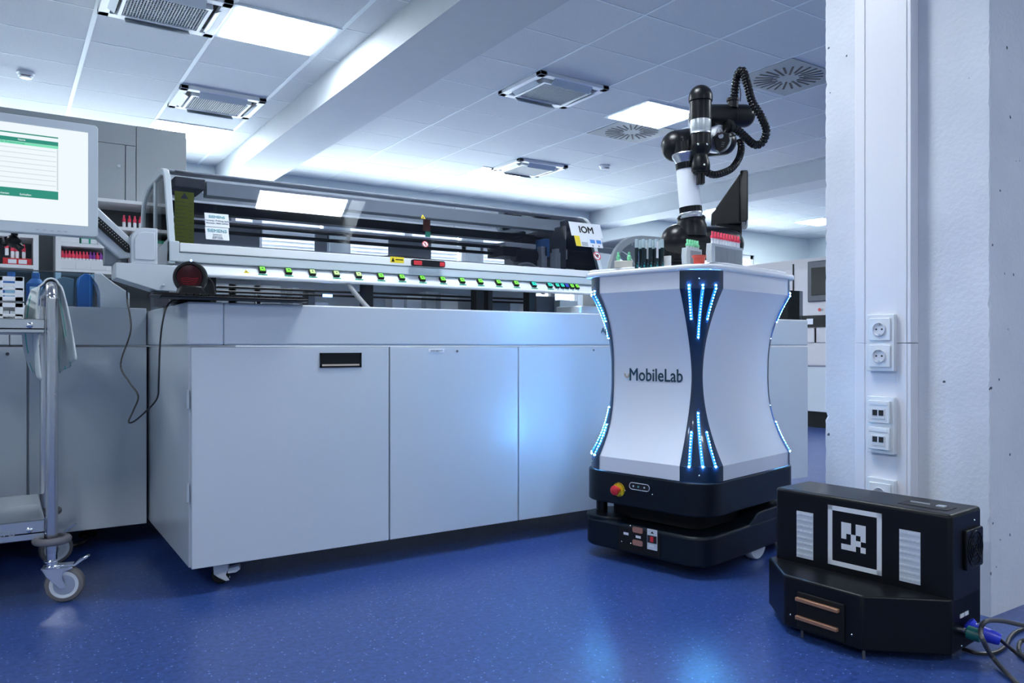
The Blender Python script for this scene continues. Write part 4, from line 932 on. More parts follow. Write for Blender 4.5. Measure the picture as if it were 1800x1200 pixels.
# wheels
def rwheel(u, v, r, w, parent):
    k = MB(); k.lathe([(r*.5, -w), (r*.94, -w), (r, -w*.7), (r, w*.7), (r*.94, w), (r*.5, w)], (u, v, r), (0, 1, 0), 36, 0); k.lathe([(.0, -w*.8), (r*.6, -w*.8), (r*.6, w*.8), (.0, w*.8)], (u, v, r), (0, 1, 0), 24, 1); k.cyl((u, v-w*1.05, r), (u, v+w*1.05, r), .006, n=10, m=2)
    return k.build('wheel', ['rubber' if r < .04 else 'retro', 'cab_side', 'black'], parent, local=True)
for v in (-1, 1): rwheel(.045, v*.245, .062, .018, rb)
for u, v in ((-.20, -.17), (-.20, .17), (.33, -.17), (.33, .17)): rwheel(u, v, .03, .012, rb)
# scanner foot
q = loc_plane(1058, 880, u=-HL+.06); k = MB(); k.cyl((q.x, q.y, .158), (q.x, q.y, .213), .022, n=20); k.build('laser_scanner', 'black_gloss', rb, local=True)
# emergency stop
q = loc_plane(1088, 860, u=-HL-.003); k = MB(); k.lathe([(.0, 0), (.026, 0), (.026, .002), (.0, .002)], q, (-1, 0, 0), 32, 0)
k.build('warning_ring', ['yellow'], rb, local=True)
k = MB(); k.lathe([(.009, .002), (.009, .016), (.016, .018), (.0185, .024), (.017, .030), (.010, .034), (.0, .035)], q+Vector((0, 0, 0)), (-1, 0, 0), 28); k.build('emergency_stop', 'red', rb, local=True)
Rm = RM.to_3x3()
def wl(p): return RM @ Vector(p)
for i, ch in enumerate('EMERGENCY'):
    a = math.radians(128-18*i); p = q+Vector((-.0021, -math.cos(a)*.0215, math.sin(a)*.0215))
    text(ch, .0075, wl(p), Rm @ Vector((0, -math.sin(a), -math.cos(a))), Rm @ Vector((0, -math.cos(a), math.sin(a))), 'black', rb, 'ring_text', 'CENTER')
for i, ch in enumerate('STOP'):
    a = math.radians(-118+18*i); p = q+Vector((-.0021, -math.cos(a)*.0255, math.sin(a)*.0255))
    text(ch, .0075, wl(p), Rm @ Vector((0, math.sin(a), math.cos(a))), Rm @ Vector((0, math.cos(a), -math.sin(a))), 'black', rb, 'ring_text', 'CENTER')
# display oval
a, b = loc_plane(1107, 853, u=-HL-.003), loc_plane(1142, 857, u=-HL-.003); zc = (a.z+b.z)/2-.001
k = MB(); pts = rrect(b.y, a.y, zc-.012, zc+.012, .0115, 6)
k.prism(pts, -HL-.005, -HL-.002, 0, fr=lambda p, q_, t_: (t_, p, q_)); k.tube([(-HL-.005, p, q_) for p, q_ in pts], .0012, 6, 1, closed=True)
for f, mm in ((.2, 1), (.45, 2), (.75, 1)): y = a.y+(b.y-a.y)*f; k.cyl((-HL-.0052, y, zc), (-HL-.0055, y, zc), .0035, n=12, m=mm)
k.build('control_display', ['slot_black', 'retro', 'siemens_teal'], rb, local=True)
for px, py in ((1099, 862), (1147, 869)): q = loc_plane(px, py, u=-HL-.003); k = MB(); k.sphere(q, .0028, 8); k.build('screw', 'chrome', rb, local=True)
# rear connection panel on the drive base
UF = -HL-.006
a, b = loc_plane(1088, 918, u=UF), loc_plane(1161, 930, u=UF); k = MB(); pz0, pz1 = .052, .138
k.box(UF-.003, UF, b.y, a.y, pz0, pz1); pan = k.build('connector_panel', 'black_matte', rb, local=True, bevel=.001)
def P_(px, py): return loc_plane(px, py, u=UF-.003)
k = MB()
for cy_ in (931.5, 954): c_ = P_(1121, cy_); k.prism(rrect(c_.y-.022, c_.y+.022, c_.z-.010, c_.z+.010, .006, 4), UF-.005, UF-.003, 0, fr=lambda p, q_, t_: (t_, p, q_))
k.build('charging_contact', 'copper_pad', pan, local=True)
k = MB(); a1, b1 = P_(1138, 933), P_(1155.5, 936); k.box(UF-.0045, UF-.003, b1.y, a1.y, P_(1146, 966).z, P_(1146, 930).z, 0)
k.box(UF-.006, UF-.0045, b1.y+.002, a1.y-.002, P_(1146, 954).z, P_(1146, 941).z, 1); c_ = P_(1147, 947.5); k.box(UF-.009, UF-.006, c_.y-.006, c_.y+.006, c_.z-.009, c_.z+.009, 2)
c_ = P_(1147, 936); k.prism([(c_.y-.007, c_.z-.003), (c_.y+.007, c_.z-.003), (c_.y, c_.z+.005)], UF-.0052, UF-.0045, 1, fr=lambda p, q_, t_: (t_, p, q_)); c_ = P_(1146, 959); k.box(UF-.0052, UF-.0045, c_.y-.010, c_.y+.010, c_.z-.004, c_.z+.004, 3)
k.build('power_switch', ['retro', 'slot_black', 'red', 'label_white'], pan, local=True)
k = MB()
for px, py in ((1100.5, 937.5), (1122, 943.5)): c_ = P_(px, py); k.box(UF-.0038, UF-.003, c_.y-.011, c_.y+.011, c_.z-.0045, c_.z+.0045)
k.build('paper_label', 'label_white', pan, local=True)
k = MB()
for px, py in ((1108, 924), (1093, 951.5), (1109, 954.5)): k.sphere(P_(px, py), .0026, 8)
k.build('screw', 'chrome', pan, local=True)
# logo
lu = -HL+.077; a, b = loc_plane(1105, 668, u=lu), loc_plane(1208, 670, u=lu)
def bend(v):
    l_ = RM.inverted() @ v; d, _ = sect(l_.z); return RM @ Vector((-(HL-d)-.0016+(l_.x-lu)*.4, l_.y, l_.z))
lw = (a-b).length
text('MobileLab', .0665, wl((lu, a.y+.002, a.z)), Rm @ Vector((0, -1, 0)), (0, 0, 1), 'teal_text', rb, 'logo_text', sx=lw/.298, deform=bend, bold=.0008)
c_ = loc_plane(1101, 658, u=lu); k = MB()
k.tube([bend(wl((lu-.001, c_.y+.010*math.cos(t_), c_.z+.004+.014*math.sin(t_)))) for t_ in [pi*.0-pi*i/14 for i in range(15)]], .0032, 8)
k.build('logo_mark', 'beige', rb)
# tray
k = MB(); k.prism(rrect(-HL-.012, HL+.012, -HW-.012, HW+.012, CC+.006, 10), RZ1, RZ1+.020); k.build('tray', 'white_gloss', rb, bevel=.007, seg=3, local=True)
TZ = RZ1+.020; UP = TZ+.016
k = MB(); k.prism(rrect(-.21, HL-.02, -HW+.025, HW-.03, .05, 6), TZ, UP); k.build('raised_tray', 'white_gloss', rb, bevel=.005, seg=3, local=True)
k = MB(); k.prism(rrect(-HL+.01, -.225, .02, HW-.02, .04, 6), TZ, TZ+.010); k.build('raised_tray', 'white_gloss', rb, bevel=.004, seg=3, local=True)

# ---- arm (parts of the robot)
A = lambda px, py, d: at(px, py, d=d)
ab = thing('robot_arm', 'black articulated robot arm with a silver collar, standing on the white robot', 'robot arm', (*(A(1190, 470, 3.1).xy), UP))
D1 = 3.08
def part(name, mats, fn, parent=ab, **k):
    m_ = MB(); fn(m_); return m_.build(name, mats, parent, **k)
p = A(1183, 460, D1)
part('base_flange', 'black_gloss', lambda m_: m_.lathe([(.052, UP), (.052, UP+.012), (.043, UP+.016), (.043, UP+.030), (.048, UP+.034), (.048, UP+.042), (.043, UP+.046), (.043, UP+.08), (.05, UP+.10)], (p.x, p.y, 0), (0, 0, 1), 36))
jb0, jb1 = A(1192, 425, D1), A(1278, 430, D1+.10)
def f_(m_):
    m_.capsule(jb0, jb1, .071, .068); m_.lathe([(.060, .02), (.060, .066), (.0545, .078), (.054, .088), (.0565, .094), (.052, .102)], (A(1215, 425, D1-.01)), (0, 0, 1), 36)
part('shoulder_joint', 'arm_black', f_, smooth=50)
axl = (A(1206, 290, D1+.03)-A(1215, 372, D1+.03)); s0 = A(1215, 381, D1+.03)
def seg(a, b, r0, r1=None): return lambda m_: m_.cyl(a, b, r0, r1, 36)
L0 = A(1215, 381, D1+.03)
def onarm(y): return A(1215-(381-y)*.095, y, D1-.03)
part('lower_collar', 'alu', lambda m_: m_.lathe([(.044, 0), (.046, .006), (.042, .008), (.042, .014), (.046, .016), (.044, .022)], onarm(383), onarm(300)-onarm(383), 36))
part('collar_band', 'black_gloss', seg(onarm(375), onarm(364), .0445))
part('upper_link_tube', 'robot_white', seg(onarm(365), onarm(294), .0425, .0405))
part('collar_band', 'black_gloss', seg(onarm(298), onarm(287), .0425, .043))
part('flared_collar', 'alu', lambda m_: m_.lathe([(.040, 0), (.041, .012), (.052, .030), (.054, .038), (.052, .042)], onarm(289), onarm(270)-onarm(289), 36))
# elbow
e0, e1 = A(1189, 257, D1+.0), A(1222, 252, D1+.07); e2 = A(1272, 250, D1+.14)
def f_(m_):
    m_.capsule(e0, e1, .062, .062); m_.capsule(e1, e2, .058, .053); m_.cyl(onarm(271), onarm(252), .050, .05, 36)
part('elbow_joint', 'arm_black', f_, smooth=50)
part('joint_seam', 'slot_black', lambda m_: m_.lathe([(.0625, -.001), (.0625, .001)], e0.lerp(e1, .45), e1-e0, 40))
k = MB(); k.cyl(A(1171, 262, D1-.08), A(1171, 262, D1-.075), .003, n=8); k.build('screw', 'slot_black', ab)
# camera ring + camera
r0 = A(1264, 244, D1-.02); rax = (Vector((-.35, -.85, -.15))).normalized()
part('silver_ring', 'brushed', lambda m_: m_.lathe([(.0, -.05), (.052, -.05), (.054, -.03), (.054, .0), (.046, .004), (.0, .004)], r0, rax, 36))
uu, ww, aa = basis(rax)
def f_(m_):
    c_ = A(1268, 251, D1-.06); m_.M = Matrix.Translation(c_) @ Matrix.Rotation(-YAW-.25, 4, 'Z') @ Matrix.Rotation(.28, 4, 'Y')
    m_.prism([(-.028, .030), (.018, .036), (.030, .010), (.024, -.018), (.004, -.040), (-.010, -.034), (-.026, .0)], -.02, .02, 0, fr=FX); m_.lathe([(.0, 0), (.010, 0), (.010, .004), (.0, .004)], (-.008, -.02, .020), (0, -1, 0), 14, 1)
    for i in range(3): m_.box(.002, .014, -.0215, -.02, -.004-.008*i, 0-.008*i, 2)
part('wrist_camera', ['black', 'retro', 'dark_steel'], f_, bevel=.003)
# forearm
u0, u1 = A(1232, 206, D1+.02), A(1307, 204, D1+.08)
part('forearm', 'arm_black', lambda m_: m_.capsule(u0, u1, .050, .0465), smooth=50)
part('joint_seam', 'slot_black', lambda m_: m_.lathe([(.0485, -.001), (.0485, .001)], u0.lerp(u1, .70), u1-u0, 40))
part('joint_ring', 'brushed', lambda m_: m_.cyl(A(1214, 207, D1+.03), A(1219, 207, D1+.03), .046, n=36))
# tool
T = lambda y: A(1231.5, y, D1-.09)
def tz(y): return T(y).z
tx = T(200)
def tl(P): return lambda m_: m_.lathe([(r, tz(y)) for r, y in P], (tx.x, tx.y, 0), (0, 0, 1), 40)
dome = [(.0455*math.sin(pi/2*i/8)+1e-4, 150+21*(1-math.cos(pi/2*i/8))) for i in range(9)]
part('wrist_cap', 'arm_black', tl(dome+[(.0455, 178.5), (.042, 179)]), smooth=50)
part('wrist_housing', 'arm_black', tl([(.041, 178.5), (.0415, 180), (.0415, 212)]))
part('silver_collar', 'brushed', tl([(.0405, 211.5), (.041, 230), (.039, 232), (.039, 234), (.0405, 236)]))
part('tool_flange', 'arm_black', tl([(.0385, 236), (.0385, 255), (.041, 256), (.0405, 261), (.034, 268), (.029, 272)]))
part('gripper_body', 'arm_black', tl([(.028, 271), (.027, 275), (.030, 279), (.0345, 286), (.036, 292), (.035, 300), (.030, 303), (.0, 303)]), smooth=50)
def f_(m_):
    c_ = T(300); m_.M = Matrix.Translation((c_.x, c_.y, 0)) @ Matrix.Rotation(-YAW, 4, 'Z')
    m_.box(-.014, -.001, -.018, .014, tz(324), tz(299)); m_.box(.001, .013, -.018, .014, tz(324), tz(299)); m_.box(-.022, .020, -.02, .016, tz(306), tz(299))
part('gripper_finger', 'black', f_, bevel=.002)
def f_(m_):
    c_ = T(258); m_.M = Matrix.Translation((c_.x, c_.y, 0)) @ Matrix.Rotation(-YAW, 4, 'Z')
    for x in (-.018, .016): m_.sphere((x, -.037, tz(258)), .0045, 10)
    m_.sphere((.006, -.034, tz(293)), .004, 10)
part('screw', 'chrome', f_)
# hoses and clamps
corrugated([A(1289, 186, D1+.03), A(1291, 165, D1+.03), A(1295, 138, D1+.02), A(1301, 125, D1), A(1307, 127, D1-.01), A(1314, 150, D1-.02), A(1322, 178, D1-.03), A(1338, 205, D1-.03), A(1347, 230, D1-.02), A(1340, 250, D1), A(1326, 254, D1), A(1309, 240, D1-.02), A(1296, 228, D1-.03), A(1284, 223, D1-.04)], .0165, ab, 'corrugated_hose')
corrugated([A(1301, 246, D1+.05), A(1303, 262, D1+.04), A(1298, 280, D1), A(1286, 296, D1-.04), A(1270, 304, D1-.06), A(1254, 307, D1-.08), A(1240, 302, D1-.09)], .0145, ab, 'corrugated_hose')
def f_(m_):
    m_.cyl(A(1288, 190, D1+.03), A(1289, 172, D1+.03), .021, n=24); m_.cyl(A(1288, 178, D1+.03), A(1288, 173, D1+.03), .025, n=24)
part('hose_clamp', 'black', f_, bevel=.001)
part('hose_clamp', 'black', lambda m_: (m_.cyl(A(1276, 222, D1-.05), A(1287, 222, D1-.04), .022, n=24), m_.cyl(A(1279, 222, D1-.05), A(1283, 222, D1-.045), .027, n=8)), bevel=.001)
part('cable', 'cable', lambda m_: (m_.tube(spline([A(1301, 178, D1), A(1302, 165, D1), A(1300, 150, D1)], 6), .0022, 6), m_.tube(spline([A(1253, 243, D1-.08), A(1262, 236, D1-.09), A(1272, 232, D1-.08), A(1277, 226, D1-.06)], 6), .004, 8), m_.tube(spline([A(1283, 240, D1-.06), A(1292, 238, D1-.04), A(1300, 232, D1-.02)], 6), .0025, 6)))
part('cable_tie', 'label_white', lambda m_: m_.tube(spline([A(1258, 238, D1-.07), A(1262, 226, D1-.08), A(1268, 229, D1-.08), A(1271, 238, D1-.07)], 6), .0028, 6))
# screen wedge behind the arm
ds = thing('touch_display', 'black wedge-shaped display housing seen edge-on, right of the arm', 'display', (*(A(1292, 470, D1+.26).xy), UP))
dd = D1+.26; H_ = math.radians(140); lat = Vector((math.sin(H_), math.cos(H_), 0)); dep = Vector((math.sin(H_-pi/2), math.cos(H_-pi/2), 0)); O_ = A(1302, 400, dd)
s_ = dd/1355
def wf(p, q_, t_): return O_+lat*((p-1302)*s_)+Vector((0, 0, (400-q_)*s_))+dep*t_
part('screen_panel', 'black_gloss', lambda m_: m_.prism([(1301, 309), (1303, 308), (1312, 308), (1314, 310), (1314, 391), (1311, 396), (1301, 396)], -.10, .13, fr=wf), ds, bevel=.004)
def f_(m_):
    a_ = [wf(p_, q_, t_) for p_, q_ in ((1301, 312), (1301, 397)) for t_ in (-.09, .12)]; b_ = [wf(p_, q_, t_) for p_, q_ in ((1252, 374), (1251, 394)) for t_ in (.0, .03)]
    m_.add(a_+b_, [(0, 1, 3, 2), (4, 6, 7, 5), (0, 4, 5, 1), (2, 3, 7, 6), (0, 2, 6, 4), (1, 5, 7, 3)])
    m_.prism([(1258, 393), (1300, 396), (1304, 399), (1304, 412), (1280, 402), (1262, 397)], -.04, .05, fr=wf)
part('housing', 'black', f_, ds, bevel=.008)
part('support_column', 'black', lambda m_: m_.prism([(1272, 408), (1304, 408), (1304, 480), (1272, 480)], -.045, .045, fr=wf), ds, bevel=.01)

# ---- things on the tray
def rack(u0, v0, n_, pitch, capm, zb, hr, words, hgt, barcode=True):
    L_ = pitch*n_; wp = RM @ Vector((u0+L_/2, v0, zb))
    t_ = thing('tube_rack', 'grey-white barcoded rack holding the %s-capped tubes' % words, 'tube rack', wp, RR)
    k = MB(); k.prism([(-L_/2-.012, 0), (L_/2+.004, 0), (L_/2+.004, hr), (-L_/2-.012, hr), (-L_/2-.016, hr*.5)], -.011, .011, fr=FX); k.build('body', 'frame_grey', t_, local=True, bevel=.001)
    k = MB(); x = -L_/2+.010; r_ = random.Random(5)
    while x < L_/2-.004: w = r_.choice((.0008, .0014, .002)); k.box(x, x+w, -.0118, -.0111, hr*.0+.004, hr*.86); x += w+r_.choice((.0009, .0016))
    k.build('barcode', 'grey_text', t_, local=True)
    pr = None
    for i in range(n_):
        l_ = '%s %s-capped tube from the left in the rack' % (NTH[i], words); wp = RM @ Vector((u0+pitch*(i+.5), v0, zb+hr-.03))
        if pr is None:
            pr = thing('sample_tube', l_, 'test tube', wp, RR, words+'-capped sample tubes'); g_ = hgt-hr+.03
            k = MB(); k.lathe([(.0052, 0), (.0058, .004), (.0058, g_-.022)], (0, 0, 0), (0, 0, 1), 16); k.build('glass_body', 'milky', pr, local=True)
            k = MB(); k.lathe([(.0076, g_-.024), (.0076, g_-.016), (.0044, g_-.014), (.0042, g_), (.0036, g_+.001), (0, g_+.001)], (0, 0, 0), (0, 0, 1), 16); k.build('cap', capm, pr, local=True)
        else: copy_tree(pr, wp, RR, l_)
rack(-.215, -.215, 10, .0205, 'red_cap', UP, .068, 'red', .112)
rack(-.222, -.118, 5, .0170, 'green_cap', UP, .060, 'green', .092)
pr = None
spots = [(1119, 0.0, 0), (1126, .03, 1), (1131, 0, 1), (1137, .03, 2), (1143, 0, 0), (1149, .03, 1), (1154, 0, 2), (1160, .03, 1), (1164, .0, 0)]
for i, (px, dv, kd) in enumerate(spots):
    u_ = -.318+.009*i+dv*.3; v_ = .040-.0085*i+dv
    q = RM.inverted() @ at(px, 471, d=2.82+dv); u_, v_ = q.x, q.y
    wp = RM @ Vector((u_, v_, TZ)); lab = '%s dark teal tube from the left on the robot tray' % NTH[i]
    if pr is None:
        pr = thing('blood_tube', lab, 'test tube', wp, RR, 'dark teal tubes on the tray')
        k = MB(); k.lathe([(.0050, 0), (.0064, .003), (.0064, .078)], (0, 0, 0), (0, 0, 1), 18); k.build('filled_part', 'dark_liquid', pr, local=True)
        k = MB(); k.lathe([(.0064, .078), (.0064, .109), (.0055, .110)], (0, 0, 0), (0, 0, 1), 18); k.build('clear_top', 'frost', pr, local=True)
        k = MB(); k.M = Matrix.Rotation(-.5, 4, 'Z'); k.box(-.0035, .0035, -.0072, -.0064, .006, .016, 0); k.box(-.001, .003, -.0072, -.0064, .020, .024, 0); k.build('teal_mark', 'teal', pr, local=True)
        pw = thing('blood_tube', '', 'test tube', wp, RR)  # second kind, with a white label
        for ch in list(pr.children): c_ = ch.copy(); COL.objects.link(c_); c_.parent = pw
        k = MB(); k.M = Matrix.Rotation(-.5, 4, 'Z'); k.box(-.0042, .0042, -.0074, -.0065, .040, .100); k.build('paper_label', 'label_white', pw, local=True); first2 = True
    else:
        if kd == 2 and first2: o_ = pw; first2 = False; o_['group'] = 'dark teal tubes on the tray'; o_.location = wp; o_['label'] = lab
        else: copy_tree(pw if kd == 2 else pr, wp, RR, lab)
# white capped vial among them and black-topped one
q = RM.inverted() @ at(1136, 471, d=2.90); k = MB(); wp = RM @ Vector((q.x, q.y, TZ)); k.lathe([(.012, 0), (.012, .088), (.0135, .089), (.0135, .111), (.0, .112)], wp, (0, 0, 1), 24)
tag(k.build('plastic_vial', 'milky', origin=wp), 'wide frosted white vial standing among the dark teal tubes', 'vial')
q = RM.inverted() @ at(1167, 470, d=2.86); wp = RM @ Vector((q.x, q.y, TZ)); k = MB(); k.M = Matrix.Translation(wp) @ Matrix.Rotation(RR, 4, 'Z'); k.box(-.004, .004, -.03, .03, 0, .052)
tag(k.build('white_divider', 'white', origin=wp, bevel=.001), 'small white upright plate right of the dark teal tubes', 'plate')
q = RM.inverted() @ at(1097, 470, d=2.88); wp = RM @ Vector((q.x, q.y, TZ+.010)); k = MB(); k.M = Matrix.Translation(wp) @ Matrix.Rotation(RR-.9, 4, 'Z'); k.box(-.036, .030, -.02, .02, 0, .026)
tag(k.build('tube_box', 'box_beige', origin=wp, bevel=.002), 'small beige tube box at the left end of the robot tray', 'box')
for i, (px, lab) in enumerate(((1087, 'mint-capped tube in the beige box, leftmost'), (1106, 'mint-capped tube in the beige box, beside the dark tubes'))):
    q = at(px, 457, d=2.88); q.z = wp.z+.0262
    t_ = thing('capped_tube', lab, 'test tube', q, 0, 'mint-capped tubes')
    k = MB(); k.lathe([(.0065, 0), (.0065, .006), (.008, .008), (.008, .018), (.005, .020), (.0045, .033), (0, .034)], (0, 0, 0), (0, 0, 1), 16); k.build('cap', 'green_cap', t_, local=True)
q = at(1229, 466, z=TZ); k = MB(); k.lathe([(.0185, 0), (.020, .024), (.0245, .028), (.0245, .034), (.019, .034), (.018, .004), (0, .004)], (q.x, q.y, TZ), (0, 0, 1), 32)
tag(k.build('red_cup', 'brick_red', origin=(q.x, q.y, TZ)), 'small brick-red plastic cup on the front corner of the robot', 'cup')

# ------------------------------------------------------------------ charging dock
DKP = Vector((1.988, 1.006, 0)); th = 1.659; Lk = .498
# local x: along the front face from the near (right) end to the far (left) end; local y: away from the column (towards viewer)
dk = thing('charging_dock', 'black robot charging dock with a white square code marker, by the column', 'charging station', DKP, th)
zl, zt = .163, .375
# local +y points to -X world side (front)
FRM = lambda p, q_, t_: (t_, p, q_)
TH = .184
k = MB(); k.box(0, Lk, -TH, 0, .025, zt); up = k.build('upper_housing', 'dock_black', dk, local=True, bevel=.010, seg=4)
DM = WM[dk.name]
def dloc(px, py, y=0.0, z=None):
    D = DM.to_3x3().inverted() @ ray(px, py); O = DM.inverted() @ C0
    t_ = (y-O.y)/D.y if z is None else (z-O.z)/D.z
    return O+D*t_
b1 = dloc(1515, 1051, z=zl-.006); b2 = dloc(1378, 1013, z=zl-.006); b3 = dloc(1355, 981, z=zl-.006)
foot = [(0.0, 0.0), (.004, .004), (b1.x, b1.y), (b2.x, b2.y), (b3.x, max(b3.y, .012)), (Lk+.012, .0), (Lk+.012, -TH+.01), (.0, -TH+.01)]
k = MB(); k.prism(foot, .022, zl); k.build('lower_housing', 'dock_black', dk, local=True, bevel=.007, seg=3)
# contact block on the front of the lower housing between b1 and b2
fa, fb = Vector(b1), Vector(b2); fa.z = fb.z = 0; fd = (fb-fa).normalized(); fn = Vector((-fd.y, fd.x, 0)); 
if fn.y < 0: fn = -fn
def fl(px, py):
    D = DM.to_3x3().inverted() @ ray(px, py); O = DM.inverted() @ C0; t_ = (fa-O).dot(fn)/D.dot(fn); r_ = O+D*t_; return (r_-fa).dot(fd), r_.z
FF = lambda p, q_, t_: fa+fd*p+fn*t_+Vector((0, 0, q_))
p0, p1 = fl(1485, 1075), fl(1403, 1050)
k = MB(); k.prism([(p0[0], .030), (p1[0], .030), (p1[0], .128), (p0[0], .128)], -.002, .006, 0, fr=FF); cbk = k.build('contact_block', 'black_matte', dk, local=True, bevel=.002)
for (px, py), (qx, qy) in (((1478, 1070), (1403, 1053)), ((1476, 1104), (1403, 1084))):
    a_, b_ = fl(px, py), fl(qx, qy); zc = (a_[1]+b_[1])/2
    k = MB(); k.prism([(a_[0], zc-.005), (b_[0], zc-.005), (b_[0], zc+.005), (a_[0], zc+.005)], .004, .016, 0, fr=FF); k.build('copper_contact', 'copper', cbk, local=True, bevel=.0015)
for px, py in ((1390, 1080), (1498, 1115)): a_ = fl(px, py); k = MB(); k.sphere(FF(a_[0], a_[1], .001), .003, 8); k.build('screw', 'chrome', dk, local=True)
for px, py in ((1406, 1121), (1514, 1159)):
    q = DM.inverted() @ at(px, py, z=0); k = MB(); k.cyl((q.x, q.y-.012, 0), (q.x, q.y-.012, .03), .004, n=12); k.build('levelling_foot', 'dark_steel', dk, local=True)
for x in (.04, Lk-.04): k = MB(); k.cyl((x, -.1, 0), (x, -.1, .03), .008, n=12); k.build('levelling_foot', 'chrome', dk, local=True)
q = DM.inverted() @ at(1690, 1130, z=0); 
# marker
def mk(px, py): q = dloc(px, py, 0.0); return q.x, q.z
mx_a, mx_b = mk(1550, 960)[0], mk(1455.5, 940)[0]; mzt = (mk(1455.5, 887)[1]+mk(1549, 902)[1])/2; mzb = (mk(1456, 991)[1]+mk(1549.5, 1011)[1])/2
k = MB(); YF = lambda p, q_, t_: (p, t_, q_)
b_ = .010; k.box(mx_a, mx_b, .0, .0010, mzt-b_*1.3, mzt); k.box(mx_a, mx_b, .0, .0010, mzb, mzb+b_*1.3); k.box(mx_a, mx_a+b_*1.3, .0, .0010, mzb, mzt); k.box(mx_b-b_*1.3, mx_b, .0, .0010, mzb, mzt)
# 5 x 5 cell pattern of the marker (drawn left to right as seen)
rows = ['11.11', '11.11', '1.1.1', '..11.', '111.1']
rows = ['11.11', '11.11', '1.1.1', '..11.', '111.1']
cx_, cz_ = (mx_a+mx_b)/2+.002, (mzb+mzt)/2+.004; cs = (mx_b-mx_a)*.45/5; ch_ = (mzt-mzb)*.45/5*1.0
for r_ in range(5):
    for c_ in range(5):
        if rows[r_][c_] == '1': x = cx_+(2.5-c_)*cs; z = cz_+(2.5-r_)*ch_; k.box(x-cs-.0002, x+.0002, .0, .0010, z-ch_-.0002, z+.0002)
k.build('code_marker', 'label_white', dk, local=True)
for (l, t_, r, b) in ((1400.5, 897, 1429.5, 983), (1581, 930, 1618, 1026)):
    xa, xb = mk(r, 950)[0], mk(l, 950)[0]; z1 = (mk(l, t_)[1]+mk(r, t_+5)[1])/2; z0 = mk((l+r)/2, b-2)[1]; k = MB(); k.box(xa, xb, 0, .001, z0, z1)
    for i in range(8):
        for j in range(5):
            x = xa+(xb-xa)*(j+.5)/5; z = z0+(z1-z0)*(i+.5)/8; s2 = (xb-xa)/11; k.add([(x-s2, .001, z-s2), (x+s2, .001, z-s2), (x+s2, .001, z+s2), (x-s2, .001, z+s2), (x, .0028, z)], [(0, 1, 4), (1, 2, 4), (2, 3, 4), (3, 0, 4)])
    k.build('reflector_strip', 'retro', dk, local=True)
# top recess, side fan, connectors
k = MB(); k.box(.03, .155, -.105, -.045, zt-.001, zt+.0012, 0); k.box(.05, .07, -.095, -.075, zt+.0012, zt+.004, 1); k.box(.09, .14, -.09, -.085, zt+.0012, zt+.004, 1); k.build('top_recess', ['slot_black', 'mid_steel'], dk, local=True)
k = MB(); k.prism(rrect(-TH+.012, -TH+.116, .224, .326, .006, 2), -.009, .0, 0, fr=FRM); fan = k.build('fan_housing', 'black', dk, local=True, bevel=.002)
k = MB(); fc = Vector((-.010, -TH+.064, .275))
for rr in (.012, .023, .034, .045): k.tube([fc+Vector((0, rr*math.cos(2*pi*i/28), rr*math.sin(2*pi*i/28))) for i in range(28)], .0016, 6, closed=True)
for i in range(4): a = pi/4+pi/2*i; k.tube([fc, fc+Vector((0, .047*math.cos(a), .047*math.sin(a)))], .0016, 6)
k.build('fan_guard', 'black_gloss', fan, local=True)
k = MB(); k.sphere((-.001, -TH+.05, .345), .003, 8); k.sphere((-.001, -.055, .035), .003, 8); k.build('screw', 'chrome', dk, local=True)
k = MB(); k.box(-.0015, 0, -.070, -.048, .106, .116); k.box(-.0015, 0, -.098, -.076, .106, .116); k.build('port_label', 'label_white', dk, local=True)
k = MB(); k.cyl((0, -.050, .078), (-.014, -.050, .078), .007, n=16); k.build('metal_port', 'chrome', dk, local=True)
def dw(x, y, z): return DM @ Vector((x, y, z))
k = MB(); k.cyl(dw(-.0145, -.055, .075), dw(-.045, -.057, .072), .017, n=18); gp_ = k.build('network_plug', 'green_plug', origin=dw(-.02, -.055, .075), bevel=.002); tag(gp_, 'dark green plug in the side of the charging dock', 'plug')
bp = thing('power_plug', 'bright blue power connector plugged into the side of the dock', 'plug', dw(-.02, -.09, .085))
d0 = dw(-.002, -.092, .094); d1 = at(1712, 1107, d=1.98); d2 = at(1758, 1124, d=1.95)
d0 = dw(-.003, -.088, .088)
part('collar', 'blue_plug', lambda m_: m_.lathe([(.018, 0), (.018, .03), (.015, .034), (.015, .04)], d0, d1-d0, 24), bp)
part('body', 'blue_plug', lambda m_: m_.lathe([(.014, 0), (.019, .006), (.019, .02), (.016, .05), (.014, (d2-d1).length)], d1, d2-d1, 24), bp)
part('latch', 'chrome', lambda m_: m_.box(d1.x-.006, d1.x+.010, d1.y-.01, d1.y+.004, d1.z+.012, d1.z+.02), bp, bevel=.001)
k = MB(); k.tube(spline([d2, at(1768, 1132, d=1.93), at(1785, 1146, d=1.88), at(1815, 1170, z=.02), at(1860, 1210, z=.008), at(2000, 1240, z=.006), at(2300, 1200, z=.006), at(2700, 1090, z=.006)], 8), .0045, 8); tag(k.build('power_cable', 'cable', origin=d2), 'black cable running from the blue connector to the right', 'cable')
k = MB(); k.tube(spline([at(1692, 1140, z=.006), at(1720, 1148, z=.006), at(1750, 1146, z=.006), at(1768, 1134, z=.006), at(1775, 1120, z=.006), at(1790, 1108, z=.006), at(1830, 1098, z=.006), at(1950, 1095, z=.006), at(2300, 1060, z=.006)], 8), .005, 8)
tag(k.build('floor_cable', 'cable', origin=at(1750, 1146, z=.006)), 'black cable lying in a loop on the floor behind the dock plugs', 'cable')
